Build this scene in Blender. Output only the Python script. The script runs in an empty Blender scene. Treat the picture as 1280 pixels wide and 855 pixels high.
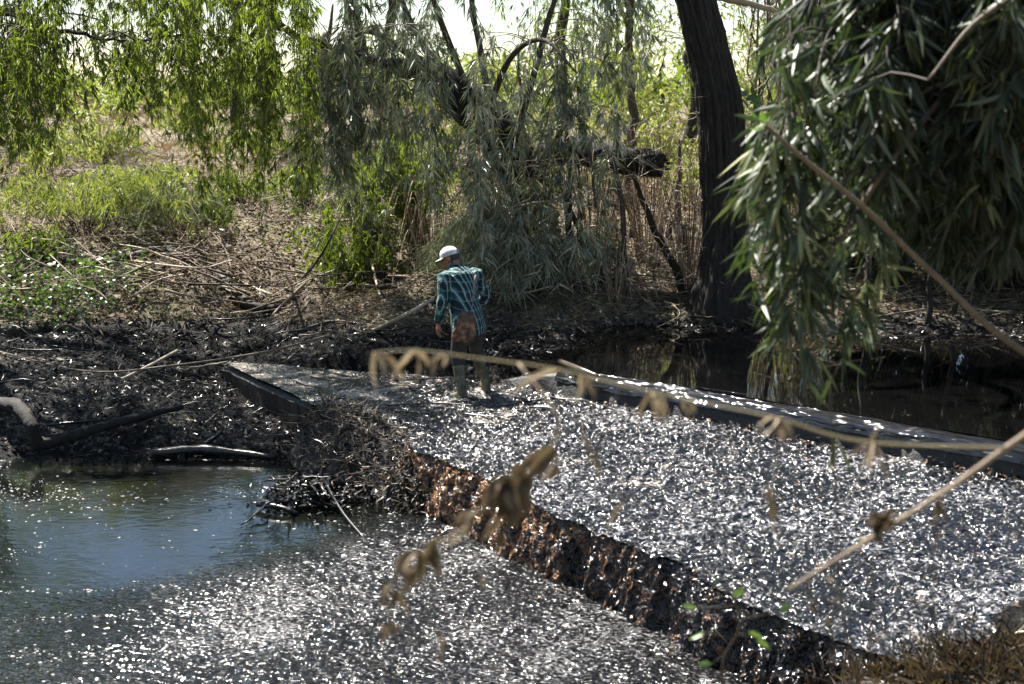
import bpy, math, random
import numpy as np
from mathutils import Vector, Matrix

# ------------------------------------------------------------------ camera, sky, sun, exposure
SC = bpy.context.scene
COL = SC.collection
CAM_H, F_PX, HORIZON_Y = 3.4, 1778.0, 108.0
PITCH = math.atan((427.5 - HORIZON_Y) / F_PX)
cam_data = bpy.data.cameras.new('camera')
cam = bpy.data.objects.new('camera', cam_data)
COL.objects.link(cam)
cam.location = (0, 0, CAM_H)
cam.rotation_euler = (math.pi / 2 - PITCH, 0, 0)
cam_data.sensor_width = 36.0
cam_data.lens = 50.0
cam_data.clip_start = 0.05
cam_data.clip_end = 3000
cam_data.dof.use_dof = True
cam_data.dof.focus_distance = 15.9
cam_data.dof.aperture_fstop = 2.3
SC.camera = cam

SUN = Vector((-0.42, 0.48, 1.0)).normalized()
world = bpy.data.worlds.new('World')
SC.world = world
world.use_nodes = True
wn = world.node_tree.nodes
wl = world.node_tree.links
sky = wn.new('ShaderNodeTexSky')
sky.sky_type = 'NISHITA'
sky.sun_disc = False
sky.sun_elevation = math.asin(SUN.z)
sky.sun_rotation = math.atan2(SUN.x, SUN.y)
sky.dust_density = 0.4
sky.air_density = 1.0
wl.new(sky.outputs[0], wn['Background'].inputs[0])
wn['Background'].inputs[1].default_value = 0.05
sun_data = bpy.data.lights.new('sun', 'SUN')
sun_data.energy = 5.0
sun_data.angle = math.radians(0.53)
sun_data.color = (1.0, 0.95, 0.87)
sun = bpy.data.objects.new('sun', sun_data)
COL.objects.link(sun)
sun.rotation_euler = (-SUN).to_track_quat('-Z', 'Y').to_euler()
sun.location = SUN * 60
SC.view_settings.view_transform = 'Standard'
SC.view_settings.look = 'None'
SC.view_settings.gamma = 1.0
SC.view_settings.use_curve_mapping = False
SC.view_settings.exposure = 2.05
SC.cycles.max_bounces = 6
SC.cycles.diffuse_bounces = 3
SC.cycles.glossy_bounces = 3
SC.cycles.transmission_bounces = 3
SC.cycles.sample_clamp_indirect = 6.0

# ------------------------------------------------------------------ helpers
RNG = np.random.default_rng(7)
random.seed(7)
CP, SP = math.cos(PITCH), math.sin(PITCH)


def ray(px, py):
    u, v = (px - 640) / F_PX, (427.5 - py) / F_PX
    return np.array([u, CP + v * SP, -SP + v * CP])


def P(px, py, z):
    """the point at height z seen at a pixel"""
    d = ray(px, py)
    t = (z - CAM_H) / d[2]
    return np.array([d[0] * t, d[1] * t, z])


def at(px, py, Y):
    """the point at ground distance Y seen at a pixel"""
    d = ray(px, py)
    t = Y / d[1]
    return np.array([d[0] * t, Y, CAM_H + d[2] * t])


def pix(p):
    """the pixel of a point (arrays)"""
    p = np.asarray(p, float)
    x, y, z = p[..., 0], p[..., 1], p[..., 2] - CAM_H
    dep = y * CP - z * SP
    up = y * SP + z * CP
    return 640 + F_PX * x / dep, 427.5 - F_PX * up / dep


def _hash(ix, iy, seed):
    n = (ix * 374761393 + iy * 668265263 + seed * 1442695041) & 0xFFFFFFFF
    n = ((n ^ (n >> 13)) * 1274126177) & 0xFFFFFFFF
    return ((n ^ (n >> 16)) & 0xFFFF) / 65535.0


def vnoise(x, y, seed=0):
    x = np.asarray(x, float); y = np.asarray(y, float)
    ix = np.floor(x).astype(np.int64); iy = np.floor(y).astype(np.int64)
    fx = x - ix; fy = y - iy
    fx = fx * fx * (3 - 2 * fx); fy = fy * fy * (3 - 2 * fy)
    a = _hash(ix, iy, seed); b = _hash(ix + 1, iy, seed)
    c = _hash(ix, iy + 1, seed); d = _hash(ix + 1, iy + 1, seed)
    return (a + (b - a) * fx) * (1 - fy) + (c + (d - c) * fx) * fy


def fbm(x, y, seed=0, octv=4, gain=0.5):
    s, amp, tot = 0, 1.0, 0
    for o in range(octv):
        s = s + amp * (vnoise(np.asarray(x) * 2 ** o + 17.3 * o, np.asarray(y) * 2 ** o - 9.1 * o, seed + o) - 0.5)
        tot += amp; amp *= gain
    return s / tot * 2


def unit(a):
    return a / np.maximum(np.linalg.norm(a, axis=-1, keepdims=True), 1e-9)


def sstep(a, b, x):
    t = np.clip((x - a) / (b - a), 0, 1)
    return t * t * (3 - 2 * t)


class MB:
    """collects shapes and links them as one mesh object"""
    def __init__(self):
        self.v, self.l, self.s, self.m, self.t, self.sm, self.n = [], [], [], [], [], [], 0

    def add(self, v, faces, mat=0, tint=0.5, smooth=False):
        """faces: an int array (m,k)"""
        v = np.asarray(v, float).reshape(-1, 3); f = np.asarray(faces)
        self.v.append(v)
        self.l.append((f + self.n).ravel()); self.s.append(np.full(len(f), f.shape[1]))
        self.m.append(np.full(len(f), mat)); self.sm.append(np.full(len(f), smooth))
        t = np.asarray(tint, float)
        self.t.append(np.full(len(v), float(t)) if t.ndim == 0 else t)
        self.n += len(v)
        return self

    def addf(self, faces, off, mat=0, smooth=False):
        f = np.asarray(faces)
        self.l.append((f + off).ravel()); self.s.append(np.full(len(f), f.shape[1]))
        self.m.append(np.full(len(f), mat)); self.sm.append(np.full(len(f), smooth))

    def tube(self, pts, rad, sides=4, mat=0, tint=0.5, cap=True, smooth=True, bump=0.0):
        pts = np.asarray(pts, float); n = len(pts)
        r = np.interp(np.linspace(0, 1, n), np.linspace(0, 1, len(np.atleast_1d(rad))), np.atleast_1d(rad))
        d = unit(np.gradient(pts, axis=0))
        ref = np.array([0, 0, 1.0]) if abs(d[:, 2]).mean() < 0.8 else np.array([1.0, 0, 0])
        a = unit(np.cross(d, ref)); b = np.cross(d, a)
        ang = np.arange(sides) * 2 * math.pi / sides
        rr = r[:, None] * (1 + bump * RNG.uniform(-1, 1, (n, sides))) if bump else np.repeat(r[:, None], sides, 1)
        ring = pts[:, None] + rr[..., None] * (np.cos(ang)[None, :, None] * a[:, None] + np.sin(ang)[None, :, None] * b[:, None])
        i, j = np.meshgrid(np.arange(n - 1), np.arange(sides), indexing='ij')
        q = np.stack([i * sides + j, i * sides + (j + 1) % sides, (i + 1) * sides + (j + 1) % sides, (i + 1) * sides + j], -1).reshape(-1, 4)
        off = self.n
        self.add(ring.reshape(-1, 3), q, mat, tint, smooth)
        if cap:
            self.addf([list(range(sides))[::-1]], off, mat)
            self.addf([[(n - 1) * sides + k for k in range(sides)]], off, mat)
        return self

    def leaves(self, p, d, L, W, tint=0.5, mat=0, six=False, droop=0.12, side=None, cup=0.15):
        p = np.asarray(p, float); n = len(p)
        if n == 0:
            return self
        d = unit(np.asarray(d, float)); L = np.broadcast_to(L, n)[:, None]; W = np.broadcast_to(W, n)[:, None]
        if side is None:
            side = unit(np.cross(d, RNG.normal(size=(n, 3))))
        nrm = np.cross(side, d)
        g = np.array([0, 0, -1.0])
        tint = np.broadcast_to(tint, n)
        if six:
            m1 = p + d * L * 0.3 + g * L * droop * 0.12; m2 = p + d * L * 0.66 + g * L * droop * 0.5; tip = p + d * L * 0.98 + g * L * droop
            v = np.stack([p, m1 - side * W * .5 + nrm * W * cup, m1 + side * W * .5 + nrm * W * cup,
                          m2 - side * W * .4 + nrm * W * cup, m2 + side * W * .4 + nrm * W * cup, tip, m1, m2], 1)
            k = 8
            base = np.arange(n)[:, None] * k
            tr = (base[:, None] + np.array([[0, 6, 1], [0, 2, 6], [3, 7, 5], [7, 4, 5]])[None]).reshape(-1, 3)
            qd = (base[:, None] + np.array([[1, 6, 7, 3], [6, 2, 4, 7]])[None]).reshape(-1, 4)
            off = self.n
            self.add(v.reshape(-1, 3), tr, mat, np.repeat(tint, k), True)
            self.addf(qd, off, mat, True)
        else:
            m1 = p + d * L * 0.4 + g * L * droop * 0.2; tip = p + d * L * 0.98 + g * L * droop
            v = np.stack([p, m1 - side * W * .5 + nrm * W * cup, m1 + side * W * .5 + nrm * W * cup, tip], 1)
            base = np.arange(n)[:, None] * 4
            tr = (base[:, None] + np.array([[0, 3, 1], [0, 2, 3]])[None]).reshape(-1, 3)
            self.add(v.reshape(-1, 3), tr, mat, np.repeat(tint, 4), False)
        return self

    def build(self, name, mats, parent=None, kind=None):
        me = bpy.data.meshes.new(name)
        v = np.concatenate(self.v) if self.v else np.zeros((0, 3))
        l = np.concatenate(self.l).astype(np.int32); s = np.concatenate(self.s).astype(np.int32)
        if parent is not None:
            v = v - np.array(parent_loc(parent))
        me.vertices.add(len(v)); me.vertices.foreach_set('co', v.astype(np.float32).ravel())
        me.loops.add(len(l)); me.loops.foreach_set('vertex_index', l)
        me.polygons.add(len(s))
        me.polygons.foreach_set('loop_start', np.concatenate([[0], np.cumsum(s)[:-1]]).astype(np.int32))
        me.polygons.foreach_set('material_index', np.concatenate(self.m).astype(np.int32))
        me.polygons.foreach_set('use_smooth', np.concatenate(self.sm).astype(bool))
        me.update(calc_edges=True)
        at_ = me.attributes.new('tint', 'FLOAT', 'POINT')
        at_.data.foreach_set('value', np.concatenate(self.t).astype(np.float32))
        for m in (mats if isinstance(mats, (list, tuple)) else [mats]):
            me.materials.append(M[m] if isinstance(m, str) else m)
        o = bpy.data.objects.new(name, me); COL.objects.link(o)
        if parent is not None:
            o.parent = parent
        if kind:
            o['kind'] = kind
        return o


_LOC = {}


def parent_loc(o):
    x, y, z = o.location
    if o.parent is not None:
        a = parent_loc(o.parent); return (x + a[0], y + a[1], z + a[2])
    return (x, y, z)


def tag(o, label, cat, group=None, kind=None):
    o['label'] = label; o['category'] = cat
    if group: o['group'] = group
    if kind: o['kind'] = kind
    return o


def thing(name, loc, label, cat, group=None):
    o = bpy.data.objects.new(name, None); COL.objects.link(o)
    o.location = tuple(float(c) for c in loc); o.empty_display_size = 0.1
    return tag(o, label, cat, group)


def spline(pts, n):
    """Catmull-Rom through points"""
    p = np.asarray(pts, float); p = np.vstack([2 * p[0] - p[1], p, 2 * p[-1] - p[-2]])
    m = len(p) - 3; t = np.linspace(0, m - 1e-6, n); i = t.astype(int); f = (t - i)[:, None]
    a, b, c, d = p[i], p[i + 1], p[i + 2], p[i + 3]
    return 0.5 * (2 * b + (c - a) * f + (2 * a - 5 * b + 4 * c - d) * f ** 2 + (3 * b - a - 3 * c + d) * f ** 3)


# ------------------------------------------------------------------ materials
M = {}


class NT:
    def __init__(self, name):
        self.m = bpy.data.materials.new(name); self.m.use_nodes = True
        self.t = self.m.node_tree; self.n = self.t.nodes
        self.b = self.n['Principled BSDF']; self.out = self.n['Material Output']
        M[name] = self.m

    def node(self, typ, **kw):
        x = self.n.new('ShaderNode' + typ)
        for k, v in kw.items():
            if k in x.inputs.keys(): self.put(x.inputs[k], v)
            else: setattr(x, k, v)
        return x

    def put(self, sock, v):
        if isinstance(v, bpy.types.NodeSocket): self.t.links.new(v, sock)
        elif isinstance(v, tuple) and len(v) == 3 and sock.type == 'RGBA': sock.default_value = (*v, 1)
        else: sock.default_value = v

    def ramp(self, fac, stops, interp='LINEAR'):
        r = self.n.new('ShaderNodeValToRGB'); r.color_ramp.interpolation = interp
        e = r.color_ramp.elements
        while len(e) < len(stops): e.new(0.5)
        for q, (pos, c) in zip(e, stops):
            q.position = pos; q.color = (*c, 1) if len(c) == 3 else c
        self.t.links.new(fac, r.inputs[0]); return r.outputs[0]

    def coord(self, which='Object', scale=None, rot=None, inv=False):
        c = self.node('TexCoord').outputs[which]
        if scale is not None or rot is not None:
            mp = self.node('Mapping'); self.put(mp.inputs[0], c); mp.vector_type = 'TEXTURE' if inv else 'POINT'
            if scale is not None: mp.inputs['Scale'].default_value = scale if isinstance(scale, tuple) else (scale,) * 3
            if rot is not None: mp.inputs['Rotation'].default_value = rot
            c = mp.outputs[0]
        return c

    def noise(self, vec, scale, detail=4, rough=0.55, dist=0.0):
        x = self.node('TexNoise', Scale=scale, Detail=detail, Roughness=rough, Distortion=dist)
        if vec is not None: self.put(x.inputs['Vector'], vec)
        return x.outputs['Fac']

    def attr(self, name='tint'):
        return self.node('Attribute', attribute_name=name).outputs['Fac']

    def mix(self, f, a, b):
        x = self.node('Mix', data_type='RGBA')
        self.put(x.inputs[0], f); self.put(x.inputs[6], a); self.put(x.inputs[7], b); return x.outputs[2]

    def math(self, op, a, b=0.5, c=None, clamp=False):
        x = self.node('Math', operation=op, use_clamp=clamp)
        self.put(x.inputs[0], a); self.put(x.inputs[1], b)
        if c is not None: self.put(x.inputs[2], c)
        return x.outputs[0]

    def bump(self, h, strength=0.5, dist=0.02, normal=None):
        x = self.node('Bump', Strength=strength, Distance=dist); self.put(x.inputs['Height'], h)
        if normal is not None: self.put(x.inputs['Normal'], normal)
        return x.outputs[0]

    def set(self, **kw):
        for k, v in kw.items(): self.put(self.b.inputs[k.replace('_', ' ')], v)
        return self


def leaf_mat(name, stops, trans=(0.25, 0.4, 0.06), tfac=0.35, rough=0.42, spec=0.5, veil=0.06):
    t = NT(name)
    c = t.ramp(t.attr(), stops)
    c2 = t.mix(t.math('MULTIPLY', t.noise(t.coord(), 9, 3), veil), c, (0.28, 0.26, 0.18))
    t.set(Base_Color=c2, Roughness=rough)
    t.b.inputs['Specular IOR Level'].default_value = spec
    if tfac > 0:
        tr = t.node('BsdfTranslucent'); t.put(tr.inputs[0], t.mix(0.6, c, trans))
        mx = t.node('MixShader'); t.put(mx.inputs[0], tfac)
        t.t.links.new(t.b.outputs[0], mx.inputs[1]); t.t.links.new(tr.outputs[0], mx.inputs[2])
        t.t.links.new(mx.outputs[0], t.out.inputs[0])
    return t.m


leaf_mat('leaf_green', [(0, (0.008, 0.013, 0.003)), (0.5, (0.045, 0.07, 0.012)), (0.85, (0.13, 0.16, 0.03)), (1, (0.26, 0.22, 0.07))], (0.32, 0.44, 0.03), 0.45, 0.42)
leaf_mat('leaf_grey', [(0, (0.008, 0.012, 0.004)), (0.4, (0.05, 0.065, 0.03)), (0.75, (0.24, 0.27, 0.20)), (1, (0.46, 0.43, 0.28))], (0.25, 0.33, 0.08), 0.15, 0.33, 0.7)  # pale stops: bleached leaf plus sky sheen painted into the colour
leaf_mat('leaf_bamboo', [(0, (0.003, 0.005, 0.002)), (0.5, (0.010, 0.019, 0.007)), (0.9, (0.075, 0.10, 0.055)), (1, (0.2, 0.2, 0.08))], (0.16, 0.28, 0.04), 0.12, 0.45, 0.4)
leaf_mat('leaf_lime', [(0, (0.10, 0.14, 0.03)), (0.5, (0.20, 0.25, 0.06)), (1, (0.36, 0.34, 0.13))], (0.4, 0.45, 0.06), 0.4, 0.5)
leaf_mat('leaf_creeper', [(0, (0.02, 0.05, 0.012)), (0.6, (0.05, 0.11, 0.02)), (1, (0.12, 0.18, 0.04))], (0.2, 0.35, 0.04), 0.25, 0.35)
leaf_mat('leaf_straw', [(0, (0.10, 0.065, 0.03)), (0.5, (0.27, 0.19, 0.10)), (1, (0.5, 0.42, 0.28))], (0.4, 0.3, 0.12), 0.2, 0.6, 0.3)
leaf_mat('leaf_dead', [(0, (0.012, 0.008, 0.005)), (0.5, (0.10, 0.07, 0.042)), (1, (0.45, 0.37, 0.25))], (0.3, 0.22, 0.1), 0.15, 0.6, 0.25)


def bark(name, c0, c1, scale, stretch=0.25, bump=0.8, rough=0.85):
    t = NT(name)
    n1 = t.noise(t.coord(scale=(1, 1, stretch)), scale, 6, 0.65, 0.6)
    n2 = t.noise(t.coord(), scale * 0.15, 2)
    c = t.ramp(n1, [(0.3, c0), (0.7, c1)])
    t.set(Base_Color=t.mix(t.math('MULTIPLY', n2, 0.5), c, tuple(x * 0.55 for x in c1)), Roughness=rough, Normal=t.bump(n1, bump, 0.03))
    return t.m


bark('bark_dark', (0.002, 0.0017, 0.0014), (0.045, 0.034, 0.024), 30, .3, 1.0)
bark('bark_log', (0.003, 0.0025, 0.002), (0.032, 0.025, 0.019), 18, 1.0)
bark('bark_grey', (0.015, 0.012, 0.009), (0.13, 0.105, 0.08), 40)


def twig_mat(name, stops, rough=0.7, spec=0.4):
    t = NT(name)
    n = t.noise(t.coord(), 30, 3)
    c = t.ramp(t.math('ADD', t.attr(), t.math('MULTIPLY', t.math('SUBTRACT', n, 0.5), 0.5)), stops)
    t.set(Base_Color=c, Roughness=rough, Normal=t.bump(n, 0.3, 0.004))
    t.b.inputs['Specular IOR Level'].default_value = spec


twig_mat('twig_pale', [(0, (0.05, 0.036, 0.024)), (0.5, (0.18, 0.135, 0.09)), (1, (0.45, 0.38, 0.28))])
twig_mat('twig_brown', [(0, (0.008, 0.006, 0.004)), (0.5, (0.045, 0.032, 0.022)), (1, (0.18, 0.135, 0.09))])
twig_mat('twig_oiled', [(0, (0.002, 0.002, 0.002)), (0.6, (0.006, 0.005, 0.005)), (1, (0.10, 0.08, 0.06))], 0.3, 0.5)
twig_mat('cane', [(0, (0.15, 0.12, 0.07)), (0.5, (0.30, 0.25, 0.15)), (1, (0.5, 0.43, 0.3))], 0.45)
leaf_mat('chip_oiled', [(0, (0.0015, 0.0015, 0.002)), (0.7, (0.005, 0.0045, 0.004)), (0.85, (0.06, 0.045, 0.03)), (1, (0.30, 0.25, 0.19))], tfac=0, rough=0.3, spec=0.5)
leaf_mat('chip_brown', [(0, (0.006, 0.004, 0.002)), (0.4, (0.05, 0.025, 0.010)), (0.8, (0.18, 0.095, 0.038)), (1, (0.42, 0.3, 0.18))], tfac=0, rough=0.25, spec=0.7)
leaf_mat('chip_tan', [(0, (0.05, 0.04, 0.03)), (0.4, (0.22, 0.18, 0.13)), (1, (0.5, 0.44, 0.36))], tfac=0, rough=0.45, spec=0.5)
# ------------------------------------------------------------------ lie of the land
POOL_Z, UP_Z = -0.5, 0.27
C0 = P(700, 465, .255)[:2]; C1 = P(1280, 563, .255)[:2]          # crest of the weir, downstream edge
E0 = P(276, 453, 0)[:2]; E1 = P(1000, 785, 0)[:2]                 # downstream edge of the apron
CT = unit(C1 - C0); CN = np.array([CT[1], -CT[0]])
ET = unit(E1 - E0); EN = np.array([ET[1], -ET[0]])
if CN[0] > 0: CN = -CN
if EN[0] > 0: EN = -EN

ctrl_px = [(0, 590, -.6), (150, 583, -.56), (330, 585, -.56), (420, 600, -.6), (0, 560, -.42), (150, 552, -.4), (320, 555, -.4),
           (0, 520, -.22), (150, 500, -.12), (236, 478, -.2), (300, 508, -.36), (345, 540, -.42), (262, 470, -.2), (150, 470, .0), (60, 440, .12), (200, 420, .2), (330, 405, .14), (450, 405, .1), (540, 402, .12), (600, 415, .24), (640, 425, .34), (665, 436, .33), (625, 432, .3), (655, 418, .36),
           (692, 424, .31), (850, 415, .25), (950, 417, .25), (1100, 428, .25), (1280, 440, .25), (1000, 470, -.2), (800, 446, -.1), (1250, 490, -.25),
           (200, 700, -1.), (400, 800, -1.1), (100, 620, -.8), (600, 720, -1.), (20, 850, -1.), (800, 850, -.9),
           (1120, 838, -.04), (1280, 805, .06), (1200, 835, .06), (1060, 870, -.1)]
ctrl_at = [(0, 400, 18.3), (100, 395, 18.4), (0, 330, 19.9), (150, 350, 19.3), (250, 345, 19.3), (400, 340, 19.4), (520, 340, 19.4), (0, 280, 21.2), (200, 275, 21.6), (400, 275, 21.6), (560, 290, 21.2),
           (100, 200, 26), (250, 200, 27), (400, 190, 28), (100, 145, 38), (250, 145, 38), (400, 140, 40), (450, 130, 45), (650, 345, 19.4), (750, 365, 19), (720, 395, 18.4), (900, 382, 18.8), (900, 330, 20.6),
           (1100, 345, 20), (1280, 355, 19.6), (1000, 395, 18.6), (1150, 405, 18.2), (1280, 415, 17.9), (1100, 300, 22.5), (900, 290, 23), (700, 200, 31), (900, 200, 32), (1150, 230, 28)]
ctrl = [P(*c) for c in ctrl_px] + [at(*c) for c in ctrl_at] + [np.array(c, float) for c in [
    (0, -8, 2.0), (0, 0, 1.8), (0, 1.6, 1.75), (1.6, 2.0, 1.75), (0, 4, .6), (0, 7, -.75), (-4, 6.5, -.75), (2, 6, .2), (-8, 3, 1.0), (4, 6.5, .9), (6, 8, 1.0), (5.2, 10.2, .55),
    (8, 11.5, .7), (-7.5, 10, -.3), (-8, 14, .4), (-9, 18, 1.0), (-10, 24, 2.0), (9, 15, .1), (9.5, 18, .7), (12, 22, 1.2),
    (-30, 40, 3.0), (0, 60, 2.9), (30, 40, 2.4), (-25, 10, 2), (30, 10, 2), (0, 80, 3.0), (-40, 80, 3.1), (40, 80, 3.0), (-30, -20, 2.2), (30, -20, 2.2)]]
ctrl = np.array(ctrl)
_A = np.linalg.norm(ctrl[:, None, :2] - ctrl[None, :, :2], axis=-1)
_n = len(ctrl)
_K = np.zeros((_n + 1, _n + 1)); _K[:_n, :_n] = _A - np.eye(_n) * 0.03; _K[:_n, _n] = 1; _K[_n, :_n] = 1
_W = np.linalg.solve(_K, np.append(ctrl[:, 2], 0))


def near_bank(x, y):
    return 8.35 + 0.25 * (x - 1.9) - y            # > 0 on the bank at the camera's side


def in_apron(x, y, grow=0.0):
    dc = (x - C0[0]) * CN[0] + (y - C0[1]) * CN[1]             # > 0 downstream of the crest
    de = -((x - E0[0]) * EN[0] + (y - E0[1]) * EN[1])          # > 0 upstream of the edge
    df = 17.75 + 0.1 * x - y
    return np.minimum(np.minimum(dc, de), df) + grow


def ground(x, y):
    x = np.asarray(x, float); y = np.asarray(y, float)
    sh = x.shape; xf, yf = x.ravel(), y.ravel(); h = np.empty(len(xf))
    for s in range(0, len(xf), 20000):
        q = slice(s, s + 20000)
        r = np.hypot(xf[q, None] - ctrl[None, :, 0], yf[q, None] - ctrl[None, :, 1])
        h[q] = r @ _W[:_n] + _W[_n]
    far = sstep(46, 110, np.hypot(xf, yf)); h = h * (1 - far) + 1.2 * far
    h = h + 0.07 * fbm(xf * 0.9, yf * 0.9, 3, 4) * (1 - far) + 0.03 * fbm(xf * 4, yf * 4, 9, 3)
    a = in_apron(xf, yf) ; nb = near_bank(xf, yf)
    inside = (a > 0.12) & (nb < -0.25)
    h = np.where(inside, np.minimum(h, -0.35), h)
    return h.reshape(sh)


def axis(lo, a, b, hi, step):
    def grow(n, to):
        o, s, x = [], step, n
        sg = 1 if to > n else -1
        while (to - x) * sg > 0:
            s *= 1.18; x += s * sg; o.append(x)
        return o
    return np.array(sorted(grow(a, lo)) + list(np.arange(a, b, step)) + grow(b, hi))


def grid_faces(nx, ny):
    i, j = np.meshgrid(np.arange(ny - 1), np.arange(nx - 1), indexing='ij')
    return np.stack([i * nx + j, i * nx + j + 1, (i + 1) * nx + j + 1, (i + 1) * nx + j], -1).reshape(-1, 4)


def oil_mask(x, y, z):
    lv = 0.34 + 0.16 * fbm(x * 0.8, y * 0.8, 21, 4) + 0.08 * sstep(2, 5, x)
    return 1 - sstep(lv - 0.07, lv + 0.05, z)


xs = axis(-600, -10, 10, 600, 0.1); ys = axis(-120, 0.5, 27, 900, 0.1)
gx, gy = np.meshgrid(xs, ys); gz = ground(gx, gy)
oil = oil_mask(gx, gy, gz)

t = NT('soil')
co = t.coord()
n1 = t.noise(co, 1.3, 6, 0.6); n2 = t.noise(co, 14, 6, 0.7); n3 = t.noise(co, 70, 4, 0.7)
dry = t.ramp(n2, [(0.32, (0.02, 0.015, 0.01)), (0.5, (0.11, 0.083, 0.056)), (0.72, (0.36, 0.30, 0.22))])
dry = t.mix(t.math('MULTIPLY', t.ramp(n1, [(0.45, (0, 0, 0)), (0.6, (1, 1, 1))]), 0.3), dry, (0.16, 0.17, 0.06))
n4 = t.noise(co, 2.0, 4, 0.6)
black = t.ramp(t.math('ADD', n2, t.math('MULTIPLY', t.math('SUBTRACT', n4, 0.5), 0.6)), [(0.42, (0.0018, 0.0018, 0.002)), (0.55, (0.006, 0.0055, 0.005)), (0.72, (0.2, 0.17, 0.14))])
t.set(Base_Color=t.mix(t.attr(), dry, black), Roughness=t.ramp(t.math('SUBTRACT', t.attr(), t.math('MULTIPLY', n2, 0.3)), [(0.2, (0.9,) * 3), (0.7, (0.42,) * 3)]),
      Normal=t.bump(n3, 0.5, 0.015, t.bump(n2, 0.9, 0.05)))
t.put(t.b.inputs['Specular IOR Level'], t.math('SUBTRACT', 0.5, t.math('MULTIPLY', t.attr(), 0.42)))
mb = MB(); mb.add(np.stack([gx, gy, gz], -1).reshape(-1, 3), grid_faces(len(xs), len(ys)), 0, oil.ravel(), True)
terrain = mb.build('ground', 'soil', kind='structure')
tag(terrain, 'dry leaf strewn creek bank blackened with oil near the water', 'ground', kind='structure')

# ------------------------------------------------------------------ the weir
t = NT('concrete_oiled')
co = t.coord(); n = t.noise(co, 3, 6, 0.65); n2 = t.noise(co, 40, 4, 0.7)
t.set(Base_Color=t.ramp(n, [(0.35, (0.003, 0.003, 0.003)), (0.6, (0.012, 0.010, 0.009)), (0.8, (0.15, 0.13, 0.10))]), Roughness=0.45, Normal=t.bump(n2, 0.6, 0.02))
weir = thing('concrete_weir', (*C0, -0.6), 'low oil blackened concrete weir crossing the creek with a wide apron', 'weir')
L0, L1 = -1.15, 10.5                                                  # along the crest
prof = [(-.66, -.5), (-.64, .1), (-.55, .215), (-.1, .225), (.015, .22), (.05, .19), (.055, -.6)]
mb = MB(); nS = 420; sl = np.linspace(L0, L1, nS)
V = []
for s in sl:
    for o, z in prof:
        p = C0 + CT * s + CN * (o + .05 * fbm(s * 1.1, 2.0, 181, 3) * (o > -.3) + .012 * fbm(s * 5, o * 8, 183, 3))
        V.append((p[0], p[1], (z if z < 0 else z * (.25 + .75 * float(sstep(-1.0, .1, s)))) + (0.02 * fbm(s * 3, o * 3 + z * 5, 4) if z > -.4 else 0)))
mb.add(V, grid_faces(len(prof), nS), 0, 0.5, True)
mb.build('crest_wall', 'concrete_oiled', weir)
def lip_off(s):
    return (0.16 * fbm(s * .8, 3.3 + 0 * s, 171, 3) + 0.07 * fbm(s * 3.2, 1.7 + 0 * s, 173, 3)) * sstep(1.0, 3.2, s)


# apron slab: a prism with a worn downstream lip
lip0, lip1 = E0 - ET * 0.0, E0 + ET * 13.0
mb = MB(); nS = 160; V = []
for k in range(nS):
    f = k / (nS - 1); e = lip0 + (lip1 - lip0) * f
    w = float(lip_off(np.array([13.0 * f]))[0]) - .07 * float(sstep(2.0, 3.5, 13.0 * f)) + 0.02 * fbm(f * 40, 1.0, 5); e = e + EN * w
    c = C0 + CT * (L0 + (L1 - L0) * f) + CN * 0.0
    far = np.array([e[0] + 0.25 * (1 - f), e[1] + 0.0])
    zt = -0.035 + 0.02 * fbm(f * 50, 7, 8)
    V += [(c[0], c[1], -.05), (e[0] - EN[0] * .05, e[1] - EN[1] * .05, zt), (e[0], e[1], zt - .05), (e[0] - EN[0] * .06, e[1] - EN[1] * .06, -.75)]
mb.add(V, grid_faces(4, nS), 0, 0.5, False)
mb.addf([[0, 1, 2, 3]], 0)
mb.build('apron_slab', 'concrete_oiled', weir)

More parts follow.
